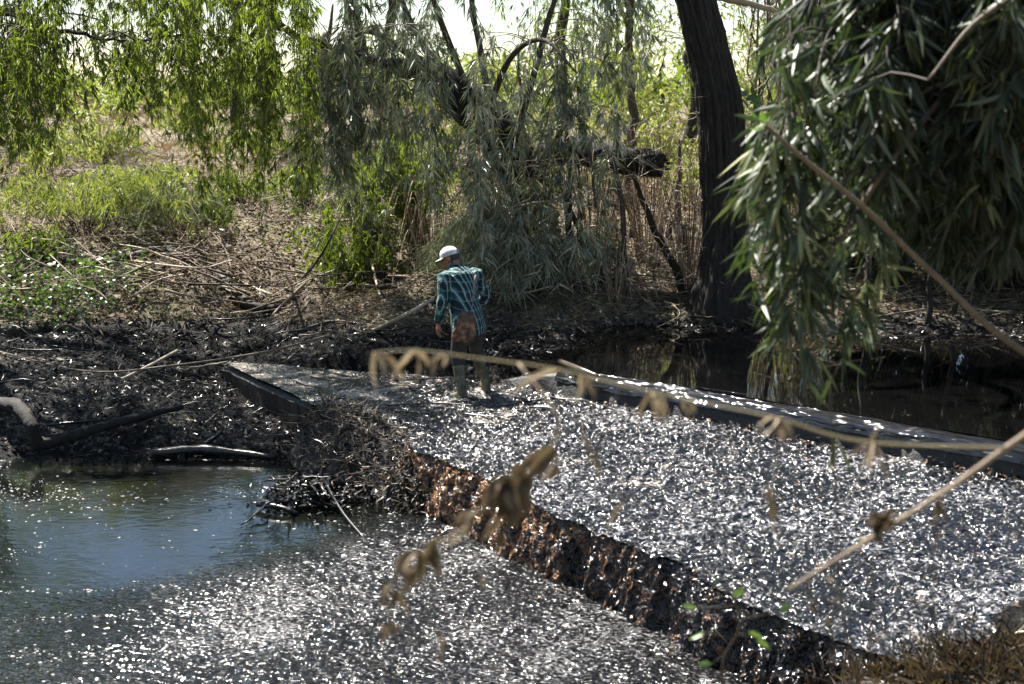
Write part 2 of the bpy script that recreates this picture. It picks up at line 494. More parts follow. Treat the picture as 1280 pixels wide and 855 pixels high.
# ------------------------------------------------------------------ water
def water_mat(name, col0, col1, rough, bump_s, bscale, bdist, stretch=(1, 1, 1), rot=0.0, ior=1.5, silt=None, froth_glint=None, inv=False):
    t = NT(name)
    co = t.coord(scale=stretch, rot=(0, 0, rot), inv=inv)
    a = t.attr()
    n = t.noise(co, bscale, 2, 0.5); n2 = t.noise(co, bscale * 2.7, 1, 0.5)
    h = t.math('ADD', n, t.math('MULTIPLY', n2, 0.25))
    k = t.math('MULTIPLY', a, bump_s)
    base = t.mix(a, col0, col1)
    r = rough
    if silt:
        s = t.noise(t.coord(), 2.2, 6, 0.7, 0.8); s2 = t.noise(t.coord(), 45, 3, 0.6)
        sx = t.math('ADD', s, t.math('MULTIPLY', t.math('SUBTRACT', 1.0, a), 0.27))
        f = t.ramp(t.math('ADD', sx, t.math('MULTIPLY', t.math('SUBTRACT', s2, 0.5), 0.4)), [(silt[0], (0, 0, 0)), (silt[1], (1, 1, 1))])
        base = t.mix(f, base, silt[2]); r = t.math('ADD', rough, t.math('MULTIPLY', f, 0.3))
    if froth_glint:  # pale froth colour, which also paints sky glints into the base
        st = t.noise(t.coord(scale=froth_glint[4], rot=(0, 0, froth_glint[5]), inv=True), 1.0, 4, 0.65)
        s3 = t.noise(co, froth_glint[3], 3, 0.65); s4 = t.noise(t.coord(), 0.8, 3, 0.6)
        sm_ = t.math('ADD', t.math('ADD', t.math('MULTIPLY', s3, 1.0), t.math('MULTIPLY', st, .3)), t.math('MULTIPLY', s4, .5))
        ff = t.ramp(t.math('SUBTRACT', sm_, .4), [(froth_glint[0], (0, 0, 0)), (froth_glint[1], (1, 1, 1))])
        ff = t.math('MULTIPLY', ff, t.math('MULTIPLY', a, 1.3), clamp=True)
        base = t.mix(ff, base, froth_glint[2])
    b = t.node('Bump', Distance=bdist); t.put(b.inputs['Height'], h); t.put(b.inputs['Strength'], k)
    t.set(Base_Color=base, Roughness=r, Normal=b.outputs[0], IOR=ior)
    return t


water_mat('oil_still', (0.002, 0.002, 0.002), (0.003, 0.003, 0.003), 0.03, 0.25, 6, 0.01)
water_mat('oil_pool', (0.003, 0.004, 0.003), (0.005, 0.005, 0.005), 0.08, 1.0, 8, 0.08, (1, 1.7, 1), 0.6, ior=1.45, froth_glint=(0.55, 0.78, (0.24, 0.235, 0.235), 26, (.5, .08, 1), -0.75))
water_mat('oil_flow', (0.004, 0.004, 0.004), (0.006, 0.006, 0.006), 0.1, 1.0, 11, 0.085, (1, 1.25, 1), -0.6, ior=1.7, silt=(0.62, 0.74, (0.34, 0.29, 0.235)), froth_glint=(0.54, 0.78, (0.27, 0.265, 0.285), 24, (.4, .10, 1), 0.35))  # its froth speckles stand in for sky reflections on the film
water_mat('oil_crest', (0.006, 0.006, 0.007), (0.01, 0.01, 0.011), 0.05, 1.0, 1.0, 0.10, (0.9, 0.075, 1), math.atan2(CT[1], CT[0]), ior=1.6, inv=True)

# still pool upstream of the crest
mb = MB(); ux = np.arange(0.0, 12.0, 0.15); V = []
nU = 40
for x in ux:
    f0 = C0 + CT * ((x - C0[0]) / CT[0]) - CN * 0.35
    for k in range(nU):
        yy = f0[1] + (20.5 - f0[1]) * k / (nU - 1)
        V.append((x, yy, UP_Z))
mb.add(V, grid_faces(nU, len(ux)), 0, 0.15, True)
upw = mb.build('pool_water', 'oil_still', kind='structure')
tag(upw, 'still black oily pool held behind the weir mirroring the far bank', 'water', kind='structure')

# sheet spilling over the crest
nS, nO = 420, 26
oo = np.concatenate([np.linspace(-.75, 0.0, 18), np.linspace(.015, .07, 8)])
zz = np.concatenate([np.linspace(UP_Z - .008, .262, 18), [.25, .243, .234, .222, .208, .19, .172, .15]])
ss = np.linspace(-.05, L1, nS); S, O = np.meshgrid(ss, oo, indexing='ij')
Z = np.broadcast_to(zz, S.shape).copy()
amp = 0.016 * sstep(-.8, -.45, O)
Z = Z + amp * fbm(S * 1.3, O * 16, 31, 4) + 0.5 * amp * fbm(S * 9, O * 22, 33, 3)
on = O + .05 * fbm(S * 1.1, 2.0 + 0 * S, 181, 3) * (O > -.3) + np.where(O > 0.01, 0.012 * fbm(S * 7, O * 4, 35, 3), 0)
X = C0[0] + CT[0] * S + CN[0] * on; Y = C0[1] + CT[1] * S + CN[1] * on
mb = MB(); mb.add(np.stack([X, Y, Z], -1).reshape(-1, 3), grid_faces(nO, nS), 0, (0.15 + 0.85 * sstep(-.72, -.4, O)).ravel(), True)
cw = mb.build('spilling_water', 'oil_crest', kind='structure')
tag(cw, 'dark glossy water spilling in streaks over the crest of the weir', 'water', kind='structure')


def film_z(x, y):
    """height of the oily film running over the apron"""
    e = -((x - E0[0]) * EN[0] + (y - E0[1]) * EN[1])
    s = (x - E0[0]) * ET[0] + (y - E0[1]) * ET[1]
    rough = sstep(1.0, 4.5, s)
    z = 0.012 + 0.02 * fbm(x * 1.6, y * 1.6, 41, 3)
    z = z + (0.006 + 0.016 * rough) * fbm(e * 7 + .3 * s, s * 6.0, 43, 4, .6) + (0.005 + 0.022 * rough) * fbm(e * 14, s * 18, 45, 3, .6)
    return z


# film over the apron, rolling over the lip as a short ragged fall
nS, nE = 860, 300
f = np.linspace(0, 1, nS)[:, None]; g = np.linspace(0, 1, nE)[None, :]
lo = lip_off(12.9 * f)
ex = E0[0] + ET[0] * 12.9 * f + EN[0] * lo; ey = E0[1] + ET[1] * 12.9 * f + EN[1] * lo
cx = C0[0] + CT[0] * (L0 + 11.2 * f) + CN[0] * 0.0; cy = C0[1] + CT[1] * (L0 + 11.2 * f) + CN[1] * 0.0
X = cx + (ex - cx) * g; Y = cy + (ey - cy) * g
Z = film_z(X, Y)
s = (X - E0[0]) * ET[0] + (Y - E0[1]) * ET[1]
mb = MB(); mb.add(np.stack([X, Y, Z], -1).reshape(-1, 3), grid_faces(nE, nS), 0, (0.35 + 0.65 * sstep(1.5, 5, s)).ravel(), True)
fw = mb.build('shallow_water', 'oil_flow', kind='structure')
tag(fw, 'thin glittering sheet of oily water running over the weir apron', 'water', kind='structure')
nF = 44
sf = np.linspace(3.4, 12.9, 720)[:, None]; q = np.linspace(0, 1, nF)[None, :]
act = sstep(3.4, 5.0, sf)
wide = np.clip(0.55 + 0.75 * fbm(sf * 1.1, 9.0 + 0 * sf, 57, 3), .12, 1.3)
off = lip_off(sf) - 0.03 + q * (0.05 + 0.2 * act * wide) + 0.05 * q * fbm(sf * 5, q * 3, 51, 3)
off = off + (0.13 * q ** .5) * fbm(sf * 8, q * 3, 53, 4, .7)
Xe = E0[0] + ET[0] * sf + EN[0] * off; Ye = E0[1] + ET[1] * sf + EN[1] * off
zt = film_z(E0[0] + ET[0] * sf, E0[1] + ET[1] * sf) - .01
Zf = zt + (POOL_Z - .06 - zt) * sstep(0.03, 1, q) + 0.13 * np.sin(q * math.pi) * fbm(sf * 10, q * 4, 55, 4, .7)
t = NT('fall_water')
co = t.coord(); n0 = t.noise(co, 2.2, 3, 0.6); n = t.math('ADD', t.noise(co, 15, 4, 0.6), t.math('ADD', t.math('MULTIPLY', t.math('SUBTRACT', n0, 0.5), 0.45), t.math('MULTIPLY', t.math('SUBTRACT', t.attr(), 0.5), 0.3))); n2 = t.noise(co, 30, 2, 0.55)
t.set(Base_Color=t.ramp(n, [(0.42, (0.003, 0.002, 0.002)), (0.5, (0.022, 0.011, 0.005)), (0.6, (0.13, 0.06, 0.02)), (0.7, (0.3, 0.18, 0.09)), (0.82, (0.5, 0.44, 0.37))]), Roughness=0.1, Normal=t.bump(n2, 0.9, 0.03, t.bump(n, 0.9, 0.05)), IOR=1.6)
mb = MB(); mb.add(np.stack([Xe, Ye, Zf], -1).reshape(-1, 3), grid_faces(nF, 720), 0, (0.14 + .58 * sstep(4.2, 5.4, sf) * (1 - sstep(6.6, 9.5, sf)) + 0 * q).ravel(), True)
fall = mb.build('falling_water', 'fall_water', kind='structure')
tag(fall, 'ragged brown oily fall tumbling off the lip of the weir apron', 'water', kind='structure')

# plunge pool below
px_ = np.arange(-9.5, 4.6, 0.035); py_ = np.arange(6.4, 17.2, 0.045)
X, Y = np.meshgrid(px_, py_)
de = (X - E0[0]) * EN[0] + (Y - E0[1]) * EN[1]; s = (X - E0[0]) * ET[0] + (Y - E0[1]) * ET[1]
calm = np.hypot((X + 3.9) / 3.1, (Y - 13.2) / 2.9)
turb = (1 - sstep(0.3, 4.2, de - 0.12 * np.maximum(s - 4, 0) * 3)) * sstep(3.2, 5.5, s)
turb = np.clip(turb * sstep(.75, 1.15, calm) + 0.03, 0, 1)
warp = fbm(X * .5, Y * .5, 60, 2)
swirl = np.hypot(X + 3.6, (Y - 13.0)) + 0.6 * warp
Zp = POOL_Z + turb * (0.022 * fbm(swirl * 5, np.arctan2(Y - 13, X + 3.6) * 5, 61, 4, .6) + 0.018 * fbm(X * 8 + warp * 2, Y * 8, 63, 4, .65)) + 0.0008 * fbm(X * 7, Y * 7, 65, 2)
mb = MB(); mb.add(np.stack([X, Y, Zp], -1).reshape(-1, 3), grid_faces(len(px_), len(py_)), 0, turb.ravel(), True)
lp = mb.build('plunge_pool_water', 'oil_pool', kind='structure')
tag(lp, 'dark oily plunge pool below the weir, calm at one side and rippled under the fall', 'water', kind='structure')
# ------------------------------------------------------------------ plants: builders
def gz1(x, y):
    return float(ground(np.array([x]), np.array([y]))[0])


def on_ground(px, py, guess=0.6, it=14):
    """where a pixel's line of sight meets the bank"""
    z = guess
    for _ in range(it):
        p = P(px, py, z); z = 0.5 * z + 0.5 * gz1(p[0], p[1])
    return np.array([p[0], p[1], gz1(p[0], p[1])])


def fans(mb, pts, step, leafL, leafW, k=(3, 6), twig=0.1, out=0.6, down=0.9, tint=(0.2, 0.8), start=0.0, six=False, mat=1, tmat=0, jitter=0.5, bright=None):
    """leaf fans at twiglet ends along a path"""
    seg = np.linalg.norm(np.diff(pts, axis=0), axis=1); cum = np.concatenate([[0], np.cumsum(seg)])
    tot = cum[-1]; m = max(2, int(tot * (1 - start) / step))
    s = tot * (start + (1 - start) * np.sort(RNG.uniform(0, 1, m)))
    p = np.stack([np.interp(s, cum, pts[:, c]) for c in range(3)], 1)
    th = RNG.uniform(0, 2 * math.pi, m)
    d = np.stack([np.cos(th) * out, np.sin(th) * out, -down * RNG.uniform(.2, 1.2, m)], 1)
    tl = twig * RNG.uniform(0.3, 1.5, m)
    e = p + unit(d) * tl[:, None]
    for i in range(0, m, 2):
        mb.tube([p[i], (p[i] + e[i]) / 2 + (0, 0, .008), e[i]], [0.0022, 0.0015], 3, tmat, 0.5, cap=False)
    kk = RNG.integers(k[0], k[1] + 1, m); idx = np.repeat(np.arange(m), kk); n = len(idx)
    dd = unit(d)[idx] + RNG.normal(0, jitter, (n, 3)) + np.array([0, 0, -0.45])
    base = e[idx] - unit(d)[idx] * (RNG.uniform(0, .35, n) * tl[idx])[:, None]
    tt = np.clip(RNG.uniform(tint[0], tint[1], m)[idx] + RNG.normal(0, 0.12, n), 0, 1)
    L = leafL * RNG.uniform(.6, 1.25, n)
    mb.leaves(base, dd, L, leafW * RNG.uniform(.7, 1.2, n), tt, mat, six, droop=0.22)


def hang(start, end, sway=0.12, n=14, shoulder=0.35):
    a, b = np.asarray(start, float), np.asarray(end, float)
    top = np.array([b[0] + RNG.normal(0, .08), b[1] + RNG.normal(0, .08), max(a[2], b[2] + .3) - 0.1])
    mid = a * .5 + top * .5 + np.array([0, 0, shoulder * .4])
    p = spline([a, mid, top, top * .45 + b * .55 + RNG.normal(0, sway, 3) * (1, 1, 0), b], n)
    return p


def nearest_on(paths, p):
    best, bd = None, 1e9
    for q in paths:
        d = np.linalg.norm(q - p, axis=1); i = int(d.argmin())
        if d[i] < bd: bd, best = d[i], q[i]
    return best


def weeping_tree(name, base, label, trunk, boughs, strands, leaf, leafL, leafW, group=None, step=0.07, tint=(0.2, 0.8), trunk_r=(0.1, 0.05), bough_r=(0.05, 0.015), wood='bark_grey', k=(3, 6), six=False, twigd=0.1):
    """trunk, boughs and hanging leafy branches, each a part. strands: (count, px range, py range of the lower end, Y range, rise range)"""
    o = thing(name, base, label, 'tree', group)
    mb = MB(); tp = spline(trunk, 40); tp[:, :2] += 0.02 * RNG.normal(size=(40, 2)); mb.tube(tp, trunk_r, 12, 0, 0.5, bump=0.06)
    mb.build('trunk', wood, o)
    paths = []
    for b in boughs:
        bp = spline(b, 26); bp += 0.015 * RNG.normal(size=bp.shape)
        mb = MB(); mb.tube(bp, bough_r, 7, 0, 0.5, bump=0.08)
        mb.build('bough', wood, o); paths.append(bp)
    for cnt, rx, ry, rY, rr in strands:
        for _ in range(cnt):
            Y = RNG.uniform(*rY); x = RNG.uniform(*rx); y = RNG.uniform(*ry)
            e = at(x, y, Y); e[2] = max(e[2], gz1(e[0], e[1]) + 0.05)
            want = e + np.array([0, 0, RNG.uniform(*rr)])
            a = nearest_on(paths, want)
            if np.hypot(*(a - want)[:2]) > 1.6 or a[2] < e[2] + .25:   # reach out along a side branch instead
                a = nearest_on(paths, want + np.array([0, 0, .5]))
            pts = hang(a, e)
            mb = MB(); mb.tube(pts, [0.008, 0.005, 0.002], 4, 0, RNG.uniform(.2, .7), cap=False)
            reach = np.linalg.norm(a[:2] - e[:2]); tot = reach + max(.3, a[2] - e[2])
            dk = RNG.random(); tn = (0, .3) if dk < .35 else ((.2, .7) if dk < .7 else (.45, .95))
            fans(mb, pts, step, leafL, leafW, tint=tn, start=min(.6, .5 * reach / tot + .1), k=k, six=six, twig=twigd)
            mb.build('hanging_branch', ['twig_brown', leaf], o)
    return o, paths


def arching_shrub(name, base, label, n, height, spread, leaf, leafL, leafW, cat='shrub', group=None, step=0.06, wood='twig_brown', tint=(.2, .8), lean=(0, 0), k=(2, 5), arch=0.7, start=.25, stem_r=.006, down=.5):
    o = thing(name, base, label, cat, group)
    st, fo = MB(), MB()
    for i in range(n):
        th = RNG.uniform(0, 2 * math.pi); sp = spread * RNG.uniform(.3, 1); h = height * RNG.uniform(.6, 1.1)
        b = np.array(base) + np.array([math.cos(th), math.sin(th), 0]) * spread * .15 * RNG.uniform(0, 1); b[2] -= .05
        e = b + np.array([math.cos(th) * sp + lean[0], math.sin(th) * sp + lean[1], h * (1 - arch * RNG.uniform(.3, 1))])
        m = b * .45 + e * .55; m[2] = b[2] + h
        p = spline([b, b * .6 + m * .4 + (0, 0, h * .2), m, e], 14)
        st.tube(p, [stem_r, stem_r * .3], 4, 0, RNG.uniform(.1, .9), cap=False)
        if leaf:
            fans(fo, p, step, leafL, leafW, tint=tint, start=start, k=k, twig=.06, down=down, mat=0, tmat=1)
    st.build('stems', wood, o, kind='stuff')
    if leaf:
        fo.build('foliage', [leaf, wood], o, kind='stuff')
    return o


def wander(a, b, n=9, amp=0.1):
    a, b = np.asarray(a, float), np.asarray(b, float)
    t = np.linspace(0, 1, n)[:, None]; L = np.linalg.norm(b - a)
    w = np.cumsum(RNG.normal(0, 1, (n, 3)), 0); w = w - w[0] - t * (w[-1] - w[0])
    return a + (b - a) * t + w * amp * L / math.sqrt(n)


# ------------------------------------------------------------------ the big trunk by the pool
def big_trunk():
    Y = 18.9
    bz = gz1(*at(905, 385, Y)[:2])
    keys = [(907, 388, .60), (903, 372, .50), (904, 345, .40), (906, 300, .345), (905, 240, .335), (902, 180, .34), (897, 120, .345), (884, 60, .33), (870, 0, .32), (853, -90, .30), (845, -200, .28), (850, -330, .24)]
    c = np.array([at(k[0], k[1], Y) for k in keys]); c[0, 2] = bz - .55
    r = np.array([k[2] for k in keys]) * .8
    n, sd = 220, 132
    tt = np.linspace(0, 1, n); ctr = spline(c, n); rad = np.interp(tt, np.linspace(0, 1, len(r)), r)
    hz = ctr[:, 2]
    ang = np.linspace(0, 2 * math.pi, sd, endpoint=False)
    A, H = np.meshgrid(ang, hz)
    # deep plaited bark ridges and buttress roots
    tw = A * 11 + 0.5 * np.sin(H * 1.6) + 1.8 * fbm(np.cos(A) * 3 + H * 1.1, np.sin(A) * 3 + H * .4, 70, 3)
    tw2_ = A * 7 - .9 * np.sin(H * 1.1 + A) + 2.4 * fbm(np.cos(A) * 2 + H * .8, np.sin(A) * 2 - H * .6, 74, 3)
    ridge = .6 * np.abs(np.sin(tw)) ** .7 + .55 * np.abs(np.sin(tw2_)) ** .8 - .1
    rr = rad[:, None] * (1 + 0.06 * np.sin(A * 3 + 1) + 0.05 * np.sin(2 * A + H)) + 0.065 * (ridge - .6) + 0.03 * fbm(A * 9, H * 5, 72, 3)
    rr = rr + 0.10 * np.exp(-np.maximum(H - bz, 0) / .2) * np.maximum(0, np.sin(A * 2.5 + .6)) ** 2
    X = ctr[:, 0][:, None] + rr * np.cos(A); Yv = ctr[:, 1][:, None] + rr * np.sin(A)
    i, j = np.meshgrid(np.arange(n - 1), np.arange(sd), indexing='ij')
    q = np.stack([i * sd + j, i * sd + (j + 1) % sd, (i + 1) * sd + (j + 1) % sd, (i + 1) * sd + j], -1).reshape(-1, 4)
    o = thing('leaning_tree', (c[0][0], Y, bz), 'thick dark ridged trunk of the tree leaning at the edge of the still pool', 'tree')
    mb = MB(); mb.add(np.stack([X, Yv, np.broadcast_to(H, X.shape)], -1).reshape(-1, 3), q, 0, .5, True)
    mb.build('trunk', 'bark_dark', o)
    top = ctr[-1]; paths = []
    for e in [(-3.2, -.3, 1.0), (-1.4, -1.2, 1.6), (1.8, -.6, 1.4), (3.2, .5, .9), (.4, 1.8, 1.8)]:
        p = spline([ctr[-18], top + np.array(e) * .4 + (0, 0, .5), top + np.array(e)], 20); paths.append(p)
        mb = MB(); mb.tube(p, [.13, .03], 9, 0, .5, bump=.05); mb.build('limb', 'bark_dark', o)
    # crown above the frame: loose leaf sprays
    for p in paths:
        for s in range(7):
            a = p[RNG.integers(8, 20)]; e = a + RNG.normal(0, .7, 3) + (0, 0, -.3)
            mb = MB(); pts = hang(a, e); mb.tube(pts, [.008, .002], 4, 0, .4, cap=False)
            fans(mb, pts, .05, .15, .02, start=.15, k=(4, 7), twig=.18); mb.build('hanging_branch', ['twig_brown', 'leaf_grey'], o)
    # snapped stub on the trunk and thin creepers clinging to it
    a = at(930, 182, Y - .1); mb = MB(); mb.tube(spline([a + (-.15, .1, .02), a, at(948, 192, Y - .25)], 6), [.05, .02], 6, 0, .3); mb.build('broken_stub', 'bark_dark', o)
    return o


big_trunk()

# ------------------------------------------------------------------ the half-fallen tree in the middle
def fallen_tree():
    Y = 20.3
    b = on_ground(684, 345)
    b = at(684, 345, Y); b[2] = gz1(b[0], b[1])
    o = thing('half_fallen_tree', b, 'half fallen dark tree with a snapped horizontal limb and bleached grey green drooping leaves painted with sky sheen', 'tree')
    mb = MB(); p = spline([b - (0, 0, .15), at(676, 290, Y), at(664, 235, Y), at(640, 190, Y), at(606, 150, Y), at(560, 110, Y - .1), at(520, 82, Y - .2)], 60)
    p += .02 * RNG.normal(size=p.shape); mb.tube(p, [.32, .28, .31, .33, .31, .26, .17], 20, 0, .5, bump=.09); mb.build('trunk', 'bark_log', o)
    trunkp = p
    mb = MB(); p2 = spline([at(655, 205, Y + .05), at(700, 188, Y - .1), at(750, 192, Y - .25), at(800, 203, Y - .35), at(822, 207, Y - .4)], 40)
    p2 += .018 * RNG.normal(size=p2.shape); mb.tube(p2, [.2, .19, .2, .19, .185], 18, 0, .5, bump=.1)
    for k in range(9):                                             # splintered end
        a = p2[-1] + RNG.normal(0, .07, 3); mb.tube([a, a + np.array([RNG.uniform(.03, .12), 0, RNG.normal(0, .03)])], [.03, .003], 4, 0, .5)
    mb.build('snapped_limb', 'bark_log', o)
    mb = MB(); p3 = spline([at(525, 86, Y - .2), at(465, 75, Y - .5), at(400, 55, Y - .8), at(365, 42, Y - 1), at(330, 10, Y - 1.1)], 30); mb.tube(p3, [.11, .06, .05, .04], 9, 0, .5, bump=.06); mb.build('bough', 'bark_dark', o)
    boughs = [p3]
    for a, pts in [(0, [(600, 146, Y), (572, 80, Y - .4), (545, 10, Y - .8), (520, -70, Y - 1.2), (470, -120, Y - 1.7), (420, -90, Y - 2)]),
                   (1, [(612, 130, Y), (600, 60, Y - .1), (590, 0, Y - .4), (600, -90, Y - .9), (650, -140, Y - 1.5), (710, -110, Y - 1.8)]),
                   (2, [(640, 190, Y), (668, 90, Y - .5), (690, 10, Y - .9), (720, -60, Y - 1.3), (780, -110, Y - 1.6), (830, -80, Y - 1.9)]),
                   (3, [(560, 112, Y), (510, 20, Y - .6), (480, -60, Y - 1.0), (440, -110, Y - 1.4)]),
                   (4, [(560, 112, Y), (500, 60, Y - .9), (455, 40, Y - 1.6), (420, 70, Y - 2.0)]),
                   (5, [(612, 130, Y), (640, 70, Y - .9), (680, 50, Y - 1.7), (720, 90, Y - 2.2)]),
                   (6, [(690, 190, Y), (706, 150, Y - .6), (716, 135, Y - 1.0), (735, 180, Y - 1.4), (745, 260, Y - 1.5)])]:
        bp = spline([at(*q) for q in pts], 30); mb = MB(); mb.tube(bp, [.055, .035, .015], 7, 0, .5, bump=.06); mb.build('bough', 'bark_grey', o); boughs.append(bp)
    st = [(30, (395, 560), (60, 280), (17.8, 19.8), (1.0, 2.6)), (17, (480, 700), (40, 200), (18.0, 20.2), (.6, 1.6)), (26, (600, 760), (150, 330), (18.2, 19.6), (.8, 2.4)),
          (12, (690, 850), (40, 190), (18.3, 20.5), (.5, 1.6)), (14, (380, 470), (150, 290), (18.4, 19.6), (.8, 2.0)), (16, (560, 720), (210, 345), (18.6, 19.4), (.6, 1.4))]
    for cnt, rx, ry, rY, rr in st:
        for _ in range(cnt):
            Yy = RNG.uniform(*rY); qx, qy = RNG.uniform(*rx), RNG.uniform(*ry)
            if abs((qy - 85) - (qx - 530) * 1.05) < 75 and 60 < qy < 260 and RNG.random() < .7: continue
            e = at(qx, qy, Yy); e[2] = max(e[2], gz1(e[0], e[1]) + .05)
            a = nearest_on(boughs, e + np.array([0, 0, RNG.uniform(*rr)]))
            pts = hang(a, e); mb = MB(); mb.tube(pts, [.008, .005, .002], 4, 0, RNG.uniform(.3, .9), cap=False)
            reach = np.linalg.norm(a[:2] - e[:2]); tot = reach + max(.3, a[2] - e[2])
            fans(mb, pts, .062, .19, .021, tint=(.5, 1.0) if RNG.random() < .6 else (.05, .7), start=min(.55, .4 * reach / tot + .05), k=(4, 7), twig=.14, six=False)
            mb.build('hanging_branch', ['twig_pale', 'leaf_grey'], o)
    return o


fallen_tree()

# ------------------------------------------------------------------ weeping green trees on the near and left side
b = np.array([-7.6, 17.6, 0]); b[2] = gz1(b[0], b[1])
weeping_tree('weeping_tree', b, 'bright green weeping tree whose curtains of narrow leaves hang over the sunny slope', [b - (0, 0, .2), b + (.1, .1, 2), b + (.3, -.1, 4), b + (.6, -.2, 6)],
             [[b + (.3, -.1, 4), at(40, -60, 16.8), at(150, -90, 16.5), at(260, -80, 16.6), at(330, -30, 16.9)], [b + (.3, -.1, 3.6), at(20, -30, 16.2), at(90, -70, 15.6), at(190, -60, 15.2), at(280, -20, 15.2)],
              [b + (.2, -.1, 4.2), at(0, -120, 17.8), at(120, -160, 18.3), at(250, -150, 18.6), at(350, -110, 18.6), at(400, -40, 18.4)], [b + (.2, -.1, 3.2), at(-60, -20, 17.2), at(0, 10, 16.6), at(60, 40, 16)],
              [b + (.3, 0, 3.3), at(0, 15, 17), at(60, 35, 16.6), at(120, 45, 16.4), at(172, 52, 16.2)]],
             [(64, (-40, 110), (60, 190), (15.2, 17.8), (.4, 2.2)), (54, (110, 250), (0, 120), (15.2, 18.0), (.4, 1.8)), (50, (160, 350), (70, 195), (15.4, 18.4), (.6, 2.4)), (26, (280, 400), (0, 120), (16.0, 18.6), (.5, 1.5)), (40, (220, 400), (170, 300), (16.6, 18.8), (1.0, 2.4)), (26, (-40, 80), (120, 240), (15.6, 17.5), (.8, 2))],
             'leaf_green', .115, .0165, step=.058, tint=(.1, .85), trunk_r=(.22, .14), bough_r=(.06, .03, .012), wood='bark_dark', k=(4, 7))
b = on_ground(800, 250); b = np.array([1.9, 24.0, 0]); b[2] = gz1(b[0], b[1])
weeping_tree('weeping_tree', b, 'slender weeping tree with fine green leaves against the sky between the two dark trunks', [b - (0, 0, .2), b + (.1, 0, 1.5), b + (0, -.2, 3), b + (.1, -.3, 5.2)],
             [[b + (0, -.2, 3), at(760, -20, 23), at(700, -60, 22.6), at(640, -30, 22.4)], [b + (.05, -.2, 3.6), at(830, -60, 23), at(800, -120, 22.4), at(860, -60, 22)], [b + (0, -.2, 3.2), at(780, -60, 22.6), at(840, -30, 22), at(900, 0, 21.8), at(960, 10, 21.8)]],
             [(26, (690, 860), (30, 150), (21.8, 23.6), (.6, 1.6)), (14, (620, 760), (0, 110), (22, 23.4), (.5, 1.2)), (12, (900, 990), (20, 130), (21.6, 23), (.5, 1.4))],
             'leaf_green', .13, .016, step=.07, tint=(.1, .7), trunk_r=(.09, .05), bough_r=(.04, .012), k=(4, 6))

